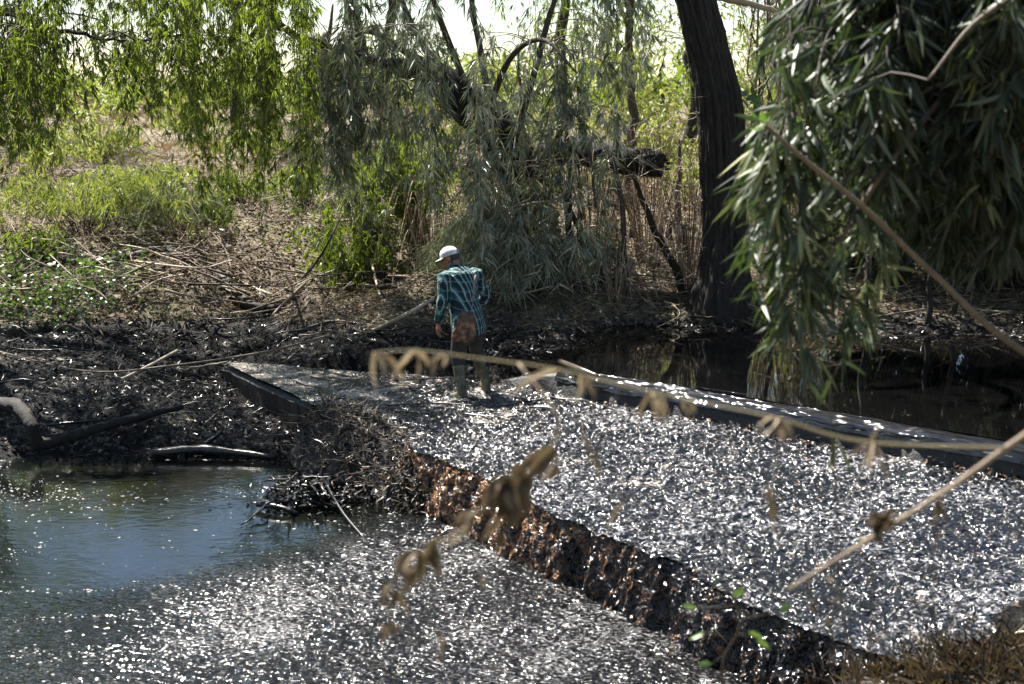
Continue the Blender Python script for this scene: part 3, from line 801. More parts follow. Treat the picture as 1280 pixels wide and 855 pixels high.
# ------------------------------------------------------------------ dark bamboo mass overhanging from the near bank
def near_bamboo():
    b = np.array([4.9, 7.6, 0]); b[2] = gz1(b[0], b[1])
    o = thing('bamboo', b, 'dense dark bamboo overhanging the pool with broad blade leaves catching the light', 'bamboo')
    culms = []
    for pts in [[(1420, -50, 7.8), (1330, -190, 7.6), (1230, -170, 7.3), (1120, -60, 7.0), (1040, 60, 6.8), (985, 150, 6.7)], [(1400, 100, 7.6), (1340, 0, 7.3), (1240, 60, 6.9), (1130, 180, 6.6), (1050, 300, 6.5), (985, 410, 6.5)],
                [(1430, 0, 8.2), (1330, -80, 8.6), (1200, 0, 8.8), (1100, 110, 8.8), (1040, 220, 8.7)], [(1420, 150, 7.6), (1340, 60, 7.4), (1260, 130, 7.2), (1190, 250, 7.0)], [(1450, -150, 8), (1350, -300, 8), (1200, -320, 7.6), (1060, -220, 7.2), (960, -100, 7)],
                [(1460, -100, 9), (1360, -100, 9.3), (1260, 0, 9.5), (1180, 120, 9.5)], [(1400, 60, 6.9), (1330, -20, 6.5), (1230, 20, 6.2), (1160, 100, 6.1)], [(1450, -200, 9), (1330, -340, 9.2), (1180, -330, 9.2), (1050, -240, 9.2)]]:
        w = [at(*q) for q in pts]; root = b + np.append(RNG.normal(0, .25, 2), -.1)
        p = spline([root, root * .4 + w[0] * .6 + (0.1, 0, .2)] + w, 44); culms.append(p)
        mb = MB(); mb.tube(p, [.03, .025, .018, .006], 7, 0, RNG.uniform(.2, .7)); mb.build('culm', 'twig_brown', o)
    near = []
    fo = MB()
    def spray(rx, ry, rY, cnt, col, big=False):
        for _ in range(cnt):
            e = at(RNG.uniform(*rx), RNG.uniform(*ry), RNG.uniform(*rY))
            a = nearest_on(culms, e + np.array([.1, 0, RNG.uniform(.2, .9)]))
            pts = hang(a, e, .06, 10, .2); fo.tube(pts, [.005, .002], 4, 1, .3, cap=False)
            if not big: fans(fo, pts, .035, .17, .022, tint=col, start=.2, k=(4, 7), twig=.1, out=.8, mat=0, tmat=1, six=True)
            else: near.append(pts)
    spray((1080, 1420), (-40, 300), (8.2, 9.6), 170, (0, .3)); spray((1050, 1400), (-60, 260), (6.4, 8.2), 120, (.1, .8)); spray((1130, 1400), (200, 320), (7.0, 9.2), 110, (0, .4)); spray((950, 1150), (150, 300), (6.5, 7.4), 8, (.4, .95))  # rear and low sprays get dark tints: shaded interior painted in
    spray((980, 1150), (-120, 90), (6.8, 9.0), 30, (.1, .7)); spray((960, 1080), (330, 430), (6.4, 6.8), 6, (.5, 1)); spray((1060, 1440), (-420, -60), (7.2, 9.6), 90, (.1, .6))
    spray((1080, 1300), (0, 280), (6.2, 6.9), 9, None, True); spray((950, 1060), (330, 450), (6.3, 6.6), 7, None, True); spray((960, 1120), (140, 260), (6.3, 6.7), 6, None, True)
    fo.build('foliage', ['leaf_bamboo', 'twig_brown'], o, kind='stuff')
    # the leaves that show largest, one by one: a few blade shapes shared by all
    shapes = []
    for v in range(4):
        mb = MB(); n = 9; tt = np.linspace(0, 1, n); w = .012 * np.sin(np.clip(tt * 1.02 + .04, 0, 1) ** .62 * math.pi) + .0006
        z = -.25 * tt ** 2 * .2 * (v + 1) * .7; tw = .15 * (v - 1.5) * tt
        V = []
        for i in range(n):
            V += [(-w[i] * math.cos(tw[i]), tt[i] * .2, z[i] + .25 * w[i] - w[i] * math.sin(tw[i])), (0, tt[i] * .2, z[i]), (w[i] * math.cos(tw[i]), tt[i] * .2, z[i] + .25 * w[i] + w[i] * math.sin(tw[i]))]
        mb.add(V, grid_faces(3, n), 0, np.full(len(V), [.55, .75, .9, .35][v]), True); q = mb.build('leaf', 'leaf_bamboo', o); shapes.append(q)
    cnt = 0; used = set()
    for pts in near:
        for _ in range(13):
            if cnt >= 290: break
            i = RNG.integers(3, len(pts)); p = pts[i] + RNG.normal(0, .05, 3)
            d = unit(np.array([RNG.normal(-.25, .6), RNG.normal(-.1, .5), -RNG.uniform(.3, 1.3)]))
            v = int(RNG.integers(0, 4))
            q = shapes[v] if v not in used else shapes[v].copy()
            if v in used: COL.objects.link(q)
            used.add(v)
            yv = Vector(d); xv = yv.cross(Vector(RNG.normal(size=3))).normalized(); zv = xv.cross(yv)
            mt = Matrix((xv, yv, zv)).transposed().to_4x4(); s = RNG.uniform(.7, 1.15)
            q.parent = o; q.matrix_basis = Matrix.Translation(Vector(pts[i] * .5 + p * .5) - o.location) @ mt @ Matrix.Scale(s, 4)
            # fix the mesh offset of the prototype (built relative to its parent)
            cnt += 1
    for q in shapes:
        me = q.data; c = np.empty(len(me.vertices) * 3, np.float32); me.vertices.foreach_get('co', c)
        me.vertices.foreach_set('co', (c.reshape(-1, 3) + np.array(o.location)).astype(np.float32).ravel()); me.update()
    return o


near_bamboo()
# ------------------------------------------------------------------ trees behind
def crown_tree(name, base, label, h, crowns, leaf, n, L, W, r=(.16, .06), wood='bark_dark', group='trees behind the creek', tint=(.1, .9), lean=(0, 0)):
    o = thing(name, base, label, 'tree', group)
    b = np.array(base); top = b + np.array([lean[0], lean[1], h])
    tp = wander(b - (0, 0, .2), top, 16, .05); mb = MB(); mb.tube(tp, r, 10, 0, .4, bump=.08); mb.build('trunk', wood, o)
    fo, li = MB(), MB()
    for c, rad, m in crowns:
        c = b + np.array(c); rad = np.array(rad)
        a = tp[int(np.linalg.norm(tp - c, axis=1).argmin())]
        li.tube(wander(a, c, 9, .08), [r[1] * .8, .015], 6, 0, .4, cap=False)
        nc = max(8, int(m / 45)); u = unit(RNG.normal(size=(nc, 3))) * (RNG.uniform(.25, 1, (nc, 1)) ** .45); cc = c + u * rad
        for q in cc[::2]: li.tube(wander(c, q, 5, .1), [.014, .004], 3, 0, .4, cap=False)
        idx = RNG.integers(0, nc, m)
        p = cc[idx] + RNG.normal(0, .16, (m, 3)) * np.clip(rad, .5, 1.5)
        d = unit(p - c) * .5 + RNG.normal(0, .6, (m, 3)) + (0, 0, -.5)
        tt = np.clip(RNG.uniform(*tint, nc)[idx] + RNG.normal(0, .15, m), 0, 1)
        fo.leaves(p, d, L * RNG.uniform(.6, 1.3, m), W * RNG.uniform(.7, 1.3, m), tt, 0)
    li.build('limbs', wood, o, kind='stuff'); fo.build('crown', leaf, o, kind='stuff')
    return o


def gp(px, Y):
    x = (px - 640) / F_PX * Y * CP * 1.02
    return np.array([x, Y, gz1(x, Y)])


back = [
    (985, 26.5, 7.5, [((0, 0, 5), (1.8, 1.4, 2.0), 2600), ((.8, -.6, 2.6), (1.4, 1.0, 1.3), 1300)], 'leaf_green', 'dark limbed tree just beyond the leaning trunk'),
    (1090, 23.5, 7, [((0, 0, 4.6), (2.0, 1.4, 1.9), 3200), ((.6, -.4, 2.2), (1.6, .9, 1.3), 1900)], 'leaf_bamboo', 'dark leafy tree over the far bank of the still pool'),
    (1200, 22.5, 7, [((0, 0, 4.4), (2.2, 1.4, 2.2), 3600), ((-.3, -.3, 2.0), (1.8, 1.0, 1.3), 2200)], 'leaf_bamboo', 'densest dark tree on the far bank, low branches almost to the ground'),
    (1330, 21.5, 7.5, [((0, 0, 4.4), (2.4, 1.5, 2.2), 3600), ((-.5, -.3, 2.2), (2.0, 1.0, 1.3), 2200)], 'leaf_green', 'leafy tree leaning out past the dark trees of the far bank'),
    (1150, 29, 10, [((0, 0, 6.5), (3, 1.8, 2.8), 3600), ((0, -.3, 3.2), (2.6, 1.4, 1.8), 2200)], 'leaf_green', 'tall tree rising behind the dark trees of the far bank'),
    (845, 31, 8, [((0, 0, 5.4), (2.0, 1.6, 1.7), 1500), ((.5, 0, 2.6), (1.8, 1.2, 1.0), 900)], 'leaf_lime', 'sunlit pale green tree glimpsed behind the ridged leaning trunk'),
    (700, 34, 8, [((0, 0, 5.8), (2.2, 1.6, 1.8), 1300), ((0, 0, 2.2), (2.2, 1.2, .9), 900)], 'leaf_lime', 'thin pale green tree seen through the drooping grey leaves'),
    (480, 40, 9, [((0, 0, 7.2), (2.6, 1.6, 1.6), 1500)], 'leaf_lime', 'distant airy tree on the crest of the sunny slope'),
    (300, 36, 9, [((0, 0, 7.0), (3.2, 1.6, 1.8), 1900)], 'leaf_green', 'distant broad tree on the slope behind the green curtains'),
    (-40, 30, 9, [((0, 0, 5.0), (2.6, 1.6, 2.8), 8000)], 'leaf_green', 'dense tree at the end of the sunny slope'),
    (345, 30, 10, [((0, 0, 5.6), (1.9, 1.4, 2.5), 6500)], 'leaf_green', 'leafy tree halfway up the sunny slope'),
    (440, 29, 9, [((0, 0, 5.3), (1.7, 1.4, 2.4), 5000)], 'leaf_green', 'leafy tree on the slope beside the half fallen one'),
]
for px, Y, h, cr, lf, lb in back:
    crown_tree('tree', gp(px, Y), lb, h, cr, lf, 0, .17, .045)
# two unseen spreading trees added to shade the banks from above the view
b = np.array([-10.2, 21.5, 0]); b[2] = gz1(b[0], b[1])
crown_tree('added_spreading_tree', b, 'unseen spreading tree added to shade the brushy slope', 9, [((2.2, -.2, 7), (1.7, 1.5, .9), 3400), ((4.6, .0, 7.0), (1.7, 1.5, .8), 3400), ((6.6, .2, 7.2), (1.6, 1.4, .8), 3000), ((3.4, -2.2, 7.0), (1.6, 1.2, .8), 2800), ((3.2, 1.6, 8.2), (2.4, 1.6, .9), 1400), ((8.8, .2, 7.4), (1.5, 1.3, .8), 2600), ((0, 0, 8.5), (2, 2, 1), 1200)], 'leaf_green', 0, .15, .03, r=(.3, .1))
b = np.array([7.6, 19.6, 0]); b[2] = gz1(b[0], b[1])
crown_tree('added_spreading_tree', b, 'unseen spreading tree added to shade the still pool', 9, [((-1.6, -1.2, 6.8), (1.6, 1.5, .9), 2000), ((-3.8, -.8, 7.2), (1.7, 1.6, .9), 3600), ((-5.8, -.2, 7.4), (1.6, 1.5, .8), 3400), ((-7.6, .4, 7.5), (1.4, 1.2, .7), 2600), ((-2.6, 1.4, 7.6), (2.2, 1.5, 1), 1800), ((.4, 0, 7.8), (2, 2, 1.2), 1700), ((-4.2, -3.0, 7.2), (1.5, 1.2, .7), 1300)], 'leaf_green', 0, .15, .03, r=(.3, .1))

# unseen trees added behind and beside the camera to darken the water's reflections
for x, y, h in [(-6, -3, 9), (-1, -6, 10), (4.5, -4, 9), (-10, 3, 9), (8.5, 1.5, 9), (-13, 10, 9)]:
    b = np.array([x, y, gz1(x, y)], float)
    crown_tree('tree', b, 'unseen leafy tree added on the near bank to darken reflections', h, [((0, 0, h * .72), (3, 2.6, 2.6), 2600), ((.4, .2, h * .36), (2.6, 2.2, 1.7), 1600)], 'leaf_green', 0, .26, .08, group='unseen trees added on the near bank')

b = np.array([6.8, 8.6, 0]); b[2] = gz1(b[0], b[1])  # unseen tree added towards the sun to throw shade on the bamboo
crown_tree('added_shade_tree', b, 'unseen broad tree added on the near bank to shade the bamboo', 8, [((-4.4, -.6, 6.2), (1.2, 1.3, .6), 2400), ((-2.8, -.9, 6.1), (1.3, 1.4, .6), 2800), ((-1.2, -.6, 6.2), (1.3, 1.4, .7), 2600), ((-3.4, .9, 6.6), (1.6, 1.0, .6), 2200)], 'leaf_green', 0, .18, .045, r=(.22, .08), group='unseen trees added on the near bank')
G = 'scrub along the crest of the slope'
for i in range(44):
    b = gp(-60 + i * 26 + RNG.normal(0, 10), RNG.uniform(36, 56)); h = RNG.uniform(.6, 1.6) + (.5 if i > 20 else 0)
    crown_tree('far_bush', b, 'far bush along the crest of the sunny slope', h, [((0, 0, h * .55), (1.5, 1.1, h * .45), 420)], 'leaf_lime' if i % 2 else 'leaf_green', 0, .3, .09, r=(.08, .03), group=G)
# pale weathered trunk far up the slope
b = gp(402, 37); o = thing('peeling_tree', b, 'pale peeling tree trunk standing on the sunny slope', 'tree')
mb = MB(); mb.tube(wander(b - (0, 0, .2), at(405, 40, 37), 10, .05), [.36, .2, .14], 10, 0, .9, bump=.15); mb.build('trunk', 'twig_pale', o)
mb = MB(); mb.tube(spline([at(404, 70, 37), at(412, 40, 36.8), at(416, 5, 36.6)], 8), [.1, .03], 6, 0, .6); mb.build('limb', 'twig_brown', o)

# ------------------------------------------------------------------ shrubs
def shr(px, py, Y, lb, *a, **k):
    b = gp(px, Y); return arching_shrub('shrub', b, lb, *a, **k)


G = 'shrubs on the sunny slope'
for px, Y, h, lb in [(130, 25.5, .9, 'bright green shrub on the sunny slope under the green curtains'), (60, 24.2, .9, 'bright green shrub at the foot of the weeping tree'), (175, 22.6, .7, 'small lime shrub on the slope above the brush'), (330, 27, .7, 'lone low green shrub on the bare slope'),
                     (235, 30, 1.0, 'green shrub high on the sunny slope')]:
    shr(px, 0, Y, lb, 26, h, 1.1, 'leaf_lime', .14, .028, group=G, step=.08, tint=(.1, .9), k=(3, 5))
G = 'pale scrub beyond the trees'
SB = ['behind the paired dark stems', 'seen under the snapped limb', 'behind the cut stumps', 'just behind the ridged trunk', 'behind the half fallen trunk', 'beyond the ridged trunk and its vines', 'under the dangling vines', 'far behind the dark tangled bushes', 'tallest, far behind the snapped limb', 'far beyond the gap of the vines', 'behind the dark thickets of the far bank', 'low, behind the lower dark bush']
for i, (px, Y, h) in enumerate([(700, 26, 1.3), (760, 25, 1.1), (830, 27, 1.5), (870, 24.5, 1.2), (640, 28, 1.5), (960, 25, 1.3), (1010, 23.3, 1.0), (560, 29, 1.3), (790, 30, 1.8), (930, 29, 1.8), (1060, 27, 1.6), (500, 27, 1.0)]):
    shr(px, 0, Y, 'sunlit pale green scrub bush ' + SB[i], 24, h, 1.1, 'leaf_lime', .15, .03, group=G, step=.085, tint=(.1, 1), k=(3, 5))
# long bladed grey green clumps arching to the ground around the half fallen tree
G = 'long bladed clumps under the half fallen tree'
for px, Y, h, sp, n, lb in [(600, 19.2, 1.1, .9, 34, 'clump of long pale blades arching just behind the white cap'), (655, 18.9, 1.0, .9, 34, 'clump of long pale blades hanging over the black shore before the half fallen tree'), (705, 19.1, .9, .8, 26, 'clump of long blades at the foot of the paired dark stems'), (560, 19.8, 1.1, .8, 26, 'clump of long blades between the brush heap and the half fallen tree'), (740, 19.6, .8, .7, 18, 'sparse small clump of blades under the snapped limb'), (630, 19.7, 1.4, .9, 26, 'tallest clump of blades leaning on the half fallen trunk')]:
    b = gp(px, Y); arching_shrub('grass_clump', b, lb, n, h, sp, 'leaf_grey', .26, .013, cat='plant', group=G, step=.045, wood='twig_pale', tint=(.4, 1), k=(2, 4), arch=.9, start=.3)
for px, Y, h, lb in [(470, 20.6, 1.8, 'dark tangled leafy bush at the end of the brush heap'), (430, 20.0, 1.2, 'lower dark leafy bush beside the brush heap'), (520, 21.0, 1.8, 'tall dark bush wedged behind the brush heap')]:
    b = gp(px, Y); arching_shrub('shrub', b, lb, 40, h, .9, 'leaf_green', .13, .018, step=.06, wood='twig_brown', tint=(0, .8), k=(3, 5), arch=.7, start=.15)
b = gp(105, 21.0); arching_shrub('shrub', b, 'sprawling green bush hugging the bank beneath the green curtains', 70, 1.0, 2.0, 'leaf_lime', .15, .016, step=.06, wood='twig_brown', tint=(0, .45), k=(3, 5), arch=.95)
b = gp(215, 21.3); arching_shrub('shrub', b, 'low grey green bush where the slope meets the brush', 40, .7, 1.4, 'leaf_grey', .14, .015, step=.07, wood='twig_pale', tint=(.2, .8), k=(3, 5), arch=.95)
G = 'dark thickets on the far bank'
for px, Y, h in [(1060, 20.5, 1.7), (1120, 19.7, 2.0), (1180, 20.2, 2.2), (1235, 19.4, 2.0), (1290, 19.8, 2.4), (1340, 19.0, 2.3), (1390, 18.6, 2.2), (1160, 21.6, 2.8), (1260, 21.4, 2.8)]:
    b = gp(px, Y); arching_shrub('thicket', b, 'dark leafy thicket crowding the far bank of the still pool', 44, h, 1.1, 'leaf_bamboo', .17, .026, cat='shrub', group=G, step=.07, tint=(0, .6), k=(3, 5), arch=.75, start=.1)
# bare thickets of pale twigs
G = 'bare twiggy thickets'
TH = ['bare twigs under the snapped limb', 'bare thicket between the snapped limb and the ridged trunk', 'bare twigs crowding the foot of the ridged trunk', 'bare thicket just beyond the ridged trunk', 'tall bare thicket under the dangling vines', 'bare thicket behind the white cap', 'bare twigs behind the rotten post of the still pool', 'bare twigs around the slim dark posts', 'bare twigs at the end of the shaded far bank', 'low bare thicket on the shore before the cut stumps', 'bare thicket in the tangled bush by the brush heap']
for q_, (px, Y, h, sp, n) in enumerate([(745, 20.2, 1.8, 1.0, 46), (810, 20.4, 1.9, 1.1, 46), (860, 19.6, 1.5, .9, 36), (960, 20.6, 1.8, 1.0, 44), (1010, 21.2, 2.0, 1.0, 44), (540, 20.2, 1.7, 1.0, 44), (1090, 20.5, 1.2, 1.0, 40), (1190, 20.2, 1.1, 1.1, 40), (1270, 19.8, 1.1, 1.0, 34), (770, 19.0, .9, .9, 32), (455, 20.4, 1.3, .9, 34)]):
    b = gp(px, Y); o = arching_shrub('bare_shrub', b, 'leafless ' + TH[q_], n, h, sp, None, 0, 0, group=G, wood='twig_pale', stem_r=.008, arch=.9)
    mb = MB()
    for _ in range(int(n * 1.2)):
        a = b + np.array([RNG.normal(0, sp * .5), RNG.normal(0, sp * .4), RNG.uniform(.1, h)]); mb.tube(wander(a, a + RNG.normal(0, .4, 3), 6, .2), [.004, .002], 3, 0, RNG.uniform(0, 1), cap=False)
    mb.build('twigs', 'twig_brown' if RNG.random() < .4 else 'twig_pale', o, kind='stuff')

# upright bare stems between the trees
for (x0, y0, x1, y1, Y, r, lb) in [(783, 300, 773, 142, 19.2, .038, 'tapering bare stem standing in front of the snapped limb'), (718, 310, 708, 140, 19.4, .045, 'dark upright stem against the drooping grey leaves'),
                                   (728, 300, 722, 190, 19.3, .035, 'shorter dark stem paired with the taller one'), (760, 300, 690, 215, 19.5, .04, 'slanting pole propped under the snapped limb'), (860, 300, 790, 215, 19.4, .05, 'slanting dark pole leaning towards the ridged trunk'),
                                   (968, 320, 962, 170, 19.6, .03, 'thin reddish stem beside the ridged trunk'), (1086, 432, 1084, 318, 17.5, .055, 'dark rotten post standing at the edge of the still pool'), (1160, 420, 1163, 330, 18.2, .04, 'slim dark post on the shaded far bank'), (1192, 425, 1190, 300, 18.4, .035, 'thinner dark post on the shaded far bank'),
                                   (845, 300, 850, 175, 22.5, .05, 'grey sapling stem behind the ridged trunk'), (655, 330, 640, 240, 19.9, .05, 'crooked dark stem beside the base of the half fallen tree')]:
    e = at(x1, y1, Y); b = at(x0, y0, Y); b[2] = gz1(b[0], b[1]) - .1
    mb = MB(); mb.tube(wander(b, e, 12, .04), [r * 1.15, r, r * .5], 8, 0, .4, bump=.08); o = mb.build('stem', 'bark_grey' if x0 in (783, 845) else 'bark_dark'); tag(o, lb, 'stem')
# stubs of cut stems
for i, (px, py, hh, r) in enumerate([(768, 300, .32, .055), (790, 296, .25, .045), (823, 312, .42, .06), (836, 300, .3, .05), (852, 318, .45, .07)]):
    b = on_ground(px, py); mb = MB(); mb.tube([b - (0, 0, .1), b + (0, 0, hh * .5), b + (.02, 0, hh)], [r * 1.2, r, r * .9], 9, 0, .4, bump=.1); o = mb.build('stump', 'bark_dark'); tag(o, 'short cut stump among the twigs before the ridged trunk', 'stump', 'cut stumps by the ridged trunk')

# hanging vines beyond the leaning trunk
G = 'vines hanging beside the leaning trunk'
for i in range(44):
    x = RNG.uniform(940, 1085); Y = RNG.uniform(19.5, 21.5); a = at(x, -40, Y); e = at(x + RNG.normal(0, 18), RNG.uniform(120, 330), Y); e[2] = max(e[2], gz1(e[0], e[1]))
    mb = MB(); mb.tube(wander(a, e, 14, .07), [.012, .016, .008], 5, 0, RNG.uniform(0, 1)); o = mb.build('hanging_vine', 'twig_brown' if i % 3 else 'twig_pale'); tag(o, 'bare brown vine dangling in the gap beside the leaning trunk', 'vine', G)
mb = MB(); p = wander(at(985, 135, 19), at(998, 60, 19), 10, .25); mb.tube(p, [.02, .015], 6, 0, 1.0); mb.tube(wander(p[5], at(1015, 118, 19), 7, .15), [.015, .008], 5, 0, 1.0)
mb.tube(wander(p[0], at(1003, 20, 19), 7, .15), [.015, .008], 5, 0, .9); o = mb.build('forked_vine', 'twig_pale'); tag(o, 'pale forked vine hanging clear among the brown ones', 'vine')
mb = MB(); mb.tube(wander(at(900, -5, 19.4), at(1060, 45, 19.8), 14, .03), [.05, .035, .03], 7, 0, .8, bump=.06); o = mb.build('bare_limb', 'twig_pale'); tag(o, 'bare pale limb crossing behind the top of the ridged trunk', 'branch')
mb = MB()
for _ in range(700):
    x, y = RNG.uniform(925, 1110), RNG.uniform(-60, 330); Y = RNG.uniform(19.6, 23.5); a = at(x, y, Y)
    mb.tube(wander(a, a + RNG.normal(0, 1, 3) * (.35, .3, .6), 7, .25), [.006, .003], 3, 0, RNG.uniform(0, 1), cap=False)
o = mb.build('vine_tangle', 'twig_pale', kind='stuff'); tag(o, 'matted tangle of dry vines filling the gap beyond the leaning trunk', 'vines', kind='stuff')
mb = MB()
for _ in range(330):
    x, y = RNG.uniform(640, 935), RNG.uniform(150, 390); Y = RNG.uniform(18.6, 20.6); a = at(x, y, Y)
    g = gz1(a[0], a[1]); a[2] = max(a[2], g + .05)
    e = a + RNG.normal(0, 1, 3) * (.7, .3, .55); e[2] = max(e[2], g)
    mb.tube(wander(a, e, 8, .12), [.006, .003], 3, 0, RNG.uniform(.2, 1), cap=False)
o = mb.build('twig_tangle', 'twig_pale', kind='stuff'); tag(o, 'fine tangle of pale twigs across the bank before the two trunks', 'twigs', kind='stuff')

# ------------------------------------------------------------------ brush heap: every stick a thing
def stick(name, pts, r, lb, mat='twig_pale', group=None, tint=None, sides=6, n=12, cat='branch', bump=.06):
    mb = MB(); mb.tube(spline(pts, n) if len(pts) > 2 else wander(pts[0], pts[1], n, .03), r, sides, 0, RNG.uniform(.2, .9) if tint is None else tint, bump=bump)
    return tag(mb.build(name, mat), lb, cat, group)


def gpt(px, py, lift=.03, guess=.6):
    p = on_ground(px, py, guess); p[2] += lift; return p


for i in range(150):
    x, y = RNG.uniform(180, 660), RNG.uniform(282, 385)
    a = gpt(x, y, RNG.uniform(.02, .3)); L = RNG.uniform(.35, 1.6); th = RNG.normal(0, .8) + (math.pi if RNG.random() < .5 else 0)
    e = a + np.array([math.cos(th) * L, math.sin(th) * L * .6, 0]); e[2] = gz1(e[0], e[1]) + RNG.uniform(.0, .35)
    m = (a + e) / 2 + RNG.normal(0, .07, 3)
    stick('dead_branch', [a, m, e], [RNG.uniform(.008, .028), .006], 'dead branch lying in the brush heap along the bank', 'twig_pale' if RNG.random() < .45 else 'twig_brown', 'dead branches of the brush heap', sides=5, n=8)
for i in range(60):
    x, y = RNG.uniform(-20, 240), RNG.uniform(262, 400)
    a = gpt(x, y, RNG.uniform(.02, .2)); L = RNG.uniform(.4, 1.5); th = RNG.uniform(0, 6.3)
    e = a + np.array([math.cos(th) * L, math.sin(th) * L * .6, 0]); e[2] = gz1(e[0], e[1]) + RNG.uniform(.0, .5)
    stick('dead_branch', [a, (a + e) / 2 + RNG.normal(0, .06, 3), e], [RNG.uniform(.007, .02), .004], 'thin dead branch strewn below the sprawling bush', 'twig_pale', 'thin dead branches strewn on the slope', sides=5, n=8)
for i in range(70):
    x, y = RNG.uniform(660, 1280), RNG.uniform(330, 405)
    a = gpt(x, y, RNG.uniform(.02, .2)); L = RNG.uniform(.4, 1.3); th = RNG.uniform(0, 6.3)
    e = a + np.array([math.cos(th) * L, math.sin(th) * L * .4, 0]); e[2] = gz1(e[0], e[1]) + RNG.uniform(.0, .4)
    stick('dead_branch', [a, (a + e) / 2 + RNG.normal(0, .08, 3), e], [RNG.uniform(.006, .018), .004], 'dead branch fallen on the bank above the still pool', 'twig_pale' if RNG.random() < .5 else 'twig_brown', 'dead branches above the still pool', sides=5, n=8)
for i in range(70):
    x, y = RNG.uniform(-10, 640), RNG.uniform(385, 545)
    if x > 300 and y > 440: continue
    a = gpt(x, y, RNG.uniform(.01, .12), .1); L = RNG.uniform(.3, 1.2); th = RNG.uniform(0, 6.3)
    e = a + np.array([math.cos(th) * L, math.sin(th) * L * .5, 0]); e[2] = max(gz1(e[0], e[1]), -.3) + RNG.uniform(.0, .2)
    stick('oiled_branch', [a, (a + e) / 2 + RNG.normal(0, .06, 3), e], [RNG.uniform(.006, .02), .004], 'oil blackened branch stuck in the black mud', 'twig_oiled', 'branches stuck in the black mud', sides=5, n=8)
for nm, mt, cnt, lb in [('dark_twig_litter', 'twig_brown', 900, 'dark twigs littering the slope and the brush heap'), ('pale_twig_litter', 'twig_pale', 420, 'pale thin twigs littering the slope and the brush heap')]:
    mb = MB()
    for _ in range(cnt):
        x, y = RNG.uniform(-9, 1.2), RNG.uniform(18.0, 24.5); a = np.array([x, y, gz1(x, y) + .02]) if False else np.array([x, y, 0.0]); mb_a = a
        th = RNG.uniform(0, 6.3); L = RNG.uniform(.15, .8); e = a + np.array([math.cos(th) * L, math.sin(th) * L, 0])
        za, ze = ground(np.array([a[0], e[0]]), np.array([a[1], e[1]])); a[2] = za + RNG.uniform(.01, .08); e[2] = ze + RNG.uniform(.01, .4) * (RNG.random() < .5) + .02
        mb.tube(wander(a, e, 6, .13), [.008, .003], 3, 0, RNG.uniform(0, .9), cap=False)
    o = mb.build(nm, mt, kind='stuff'); tag(o, lb, 'twigs', kind='stuff')
for px, Y, h, lb in [(265, 21.6, .5, 'small dark weed in the litter above the brush heap'), (300, 22.6, .6, 'dark weed on the slope below the green curtains'), (205, 22.8, .6, 'dark weed beside the sprawling bush'), (380, 22.4, .7, 'dark weed at the back of the brush heap'), (40, 20.0, .5, 'dark weed at the end of the creepers')]:
    b = gp(px, Y); arching_shrub('weed', b, lb, 22, h, .7, 'leaf_green', .12, .02, cat='plant', step=.06, tint=(0, .6), k=(3, 5), arch=.8)
# branches that stand out one by one
stick('log', [gpt(300, 308, .08), gpt(340, 314, .1), gpt(388, 320, .08)], [.06, .055, .05], 'short straight dark log lying on the brush heap', 'twig_brown', tint=.3, cat='log', sides=9, bump=.18)
stick('log', [gpt(60, 330, .05), gpt(130, 320, .07), gpt(200, 318, .07), gpt(240, 330, .05)], [.07, .06, .05], 'long bent log half buried in the leaf litter', 'twig_brown', tint=.2, cat='log', sides=9, bump=.18)
stick('log', [gpt(270, 335, .07), gpt(330, 345, .09), gpt(400, 338, .07)], [.07, .065, .05], 'dark log under the dead branches of the heap', 'twig_brown', tint=.1, cat='log', sides=9, bump=.18)
stick('log', [gpt(490, 305, .08), gpt(525, 312, .12)], [.05, .045], 'stubby pale log at the top of the brush heap', 'twig_pale', tint=.9, cat='log', sides=9, bump=.18)
stick('dead_branch', [gpt(165, 330, .05), at(250, 335, 18.9), gpt(300, 365, .2), gpt(330, 392, .02)], [.013, .012, .006], 'long pale branch arching down to the black mud', tint=.9, n=18)
stick('dead_branch', [at(357, 344, 18.6), gpt(366, 375, .12), gpt(362, 412, .0)], [.02, .018, .012], 'short pale crooked stick poking up from the mud edge', tint=1.0)
stick('dead_branch', [gpt(375, 352, .0), at(402, 318, 18.8), at(428, 268, 18.9)], [.022, .016, .008], 'dark forked sapling slanting up out of the brush', 'twig_brown', tint=.1)
stick('dead_branch', [gpt(425, 338, .1), gpt(450, 360, .12), gpt(482, 396, .02)], [.02, .022, .016], 'straight pale stick sloping down the heap towards the mud', tint=.8)
cane = [at(0, 452, 17.2), at(110, 464, 16.6), at(215, 457, 16.5), at(330, 440, 16.9), at(405, 421, 17.2), at(412, 419, 17.25)]
for q in cane: q[2] = max(q[2], gz1(q[0], q[1]) + .02)
stick('cane', cane, [.008, .013, .018], 'long thin cane bowed across the black mud', 'twig_brown', tint=.9, n=40, cat='cane', sides=8)
stick('cane', [P(448, 422, .1), at(500, 397, 17.3), at(541, 374, 17.6)], [.028, .026, .024], 'pale straight pole resting at the edge of the apron', tint=.8, cat='pole', sides=8)
stick('cane', [P(152, 474, .02), at(185, 458, 16.6), at(222, 438, 17)], [.016, .02, .018], 'short pale stick crossing the bowed cane', tint=.9, cat='branch')
stick('oiled_branch', [P(415, 432, .08), P(470, 412, .15)], [.022, .018], 'dark stick lying against the pale pole', 'twig_oiled', tint=.5)
stick('oiled_branch', [P(236, 460, .02), P(285, 452, .05)], [.015, .012], 'tan stick lying at the corner of the apron', 'twig_pale', tint=.6)
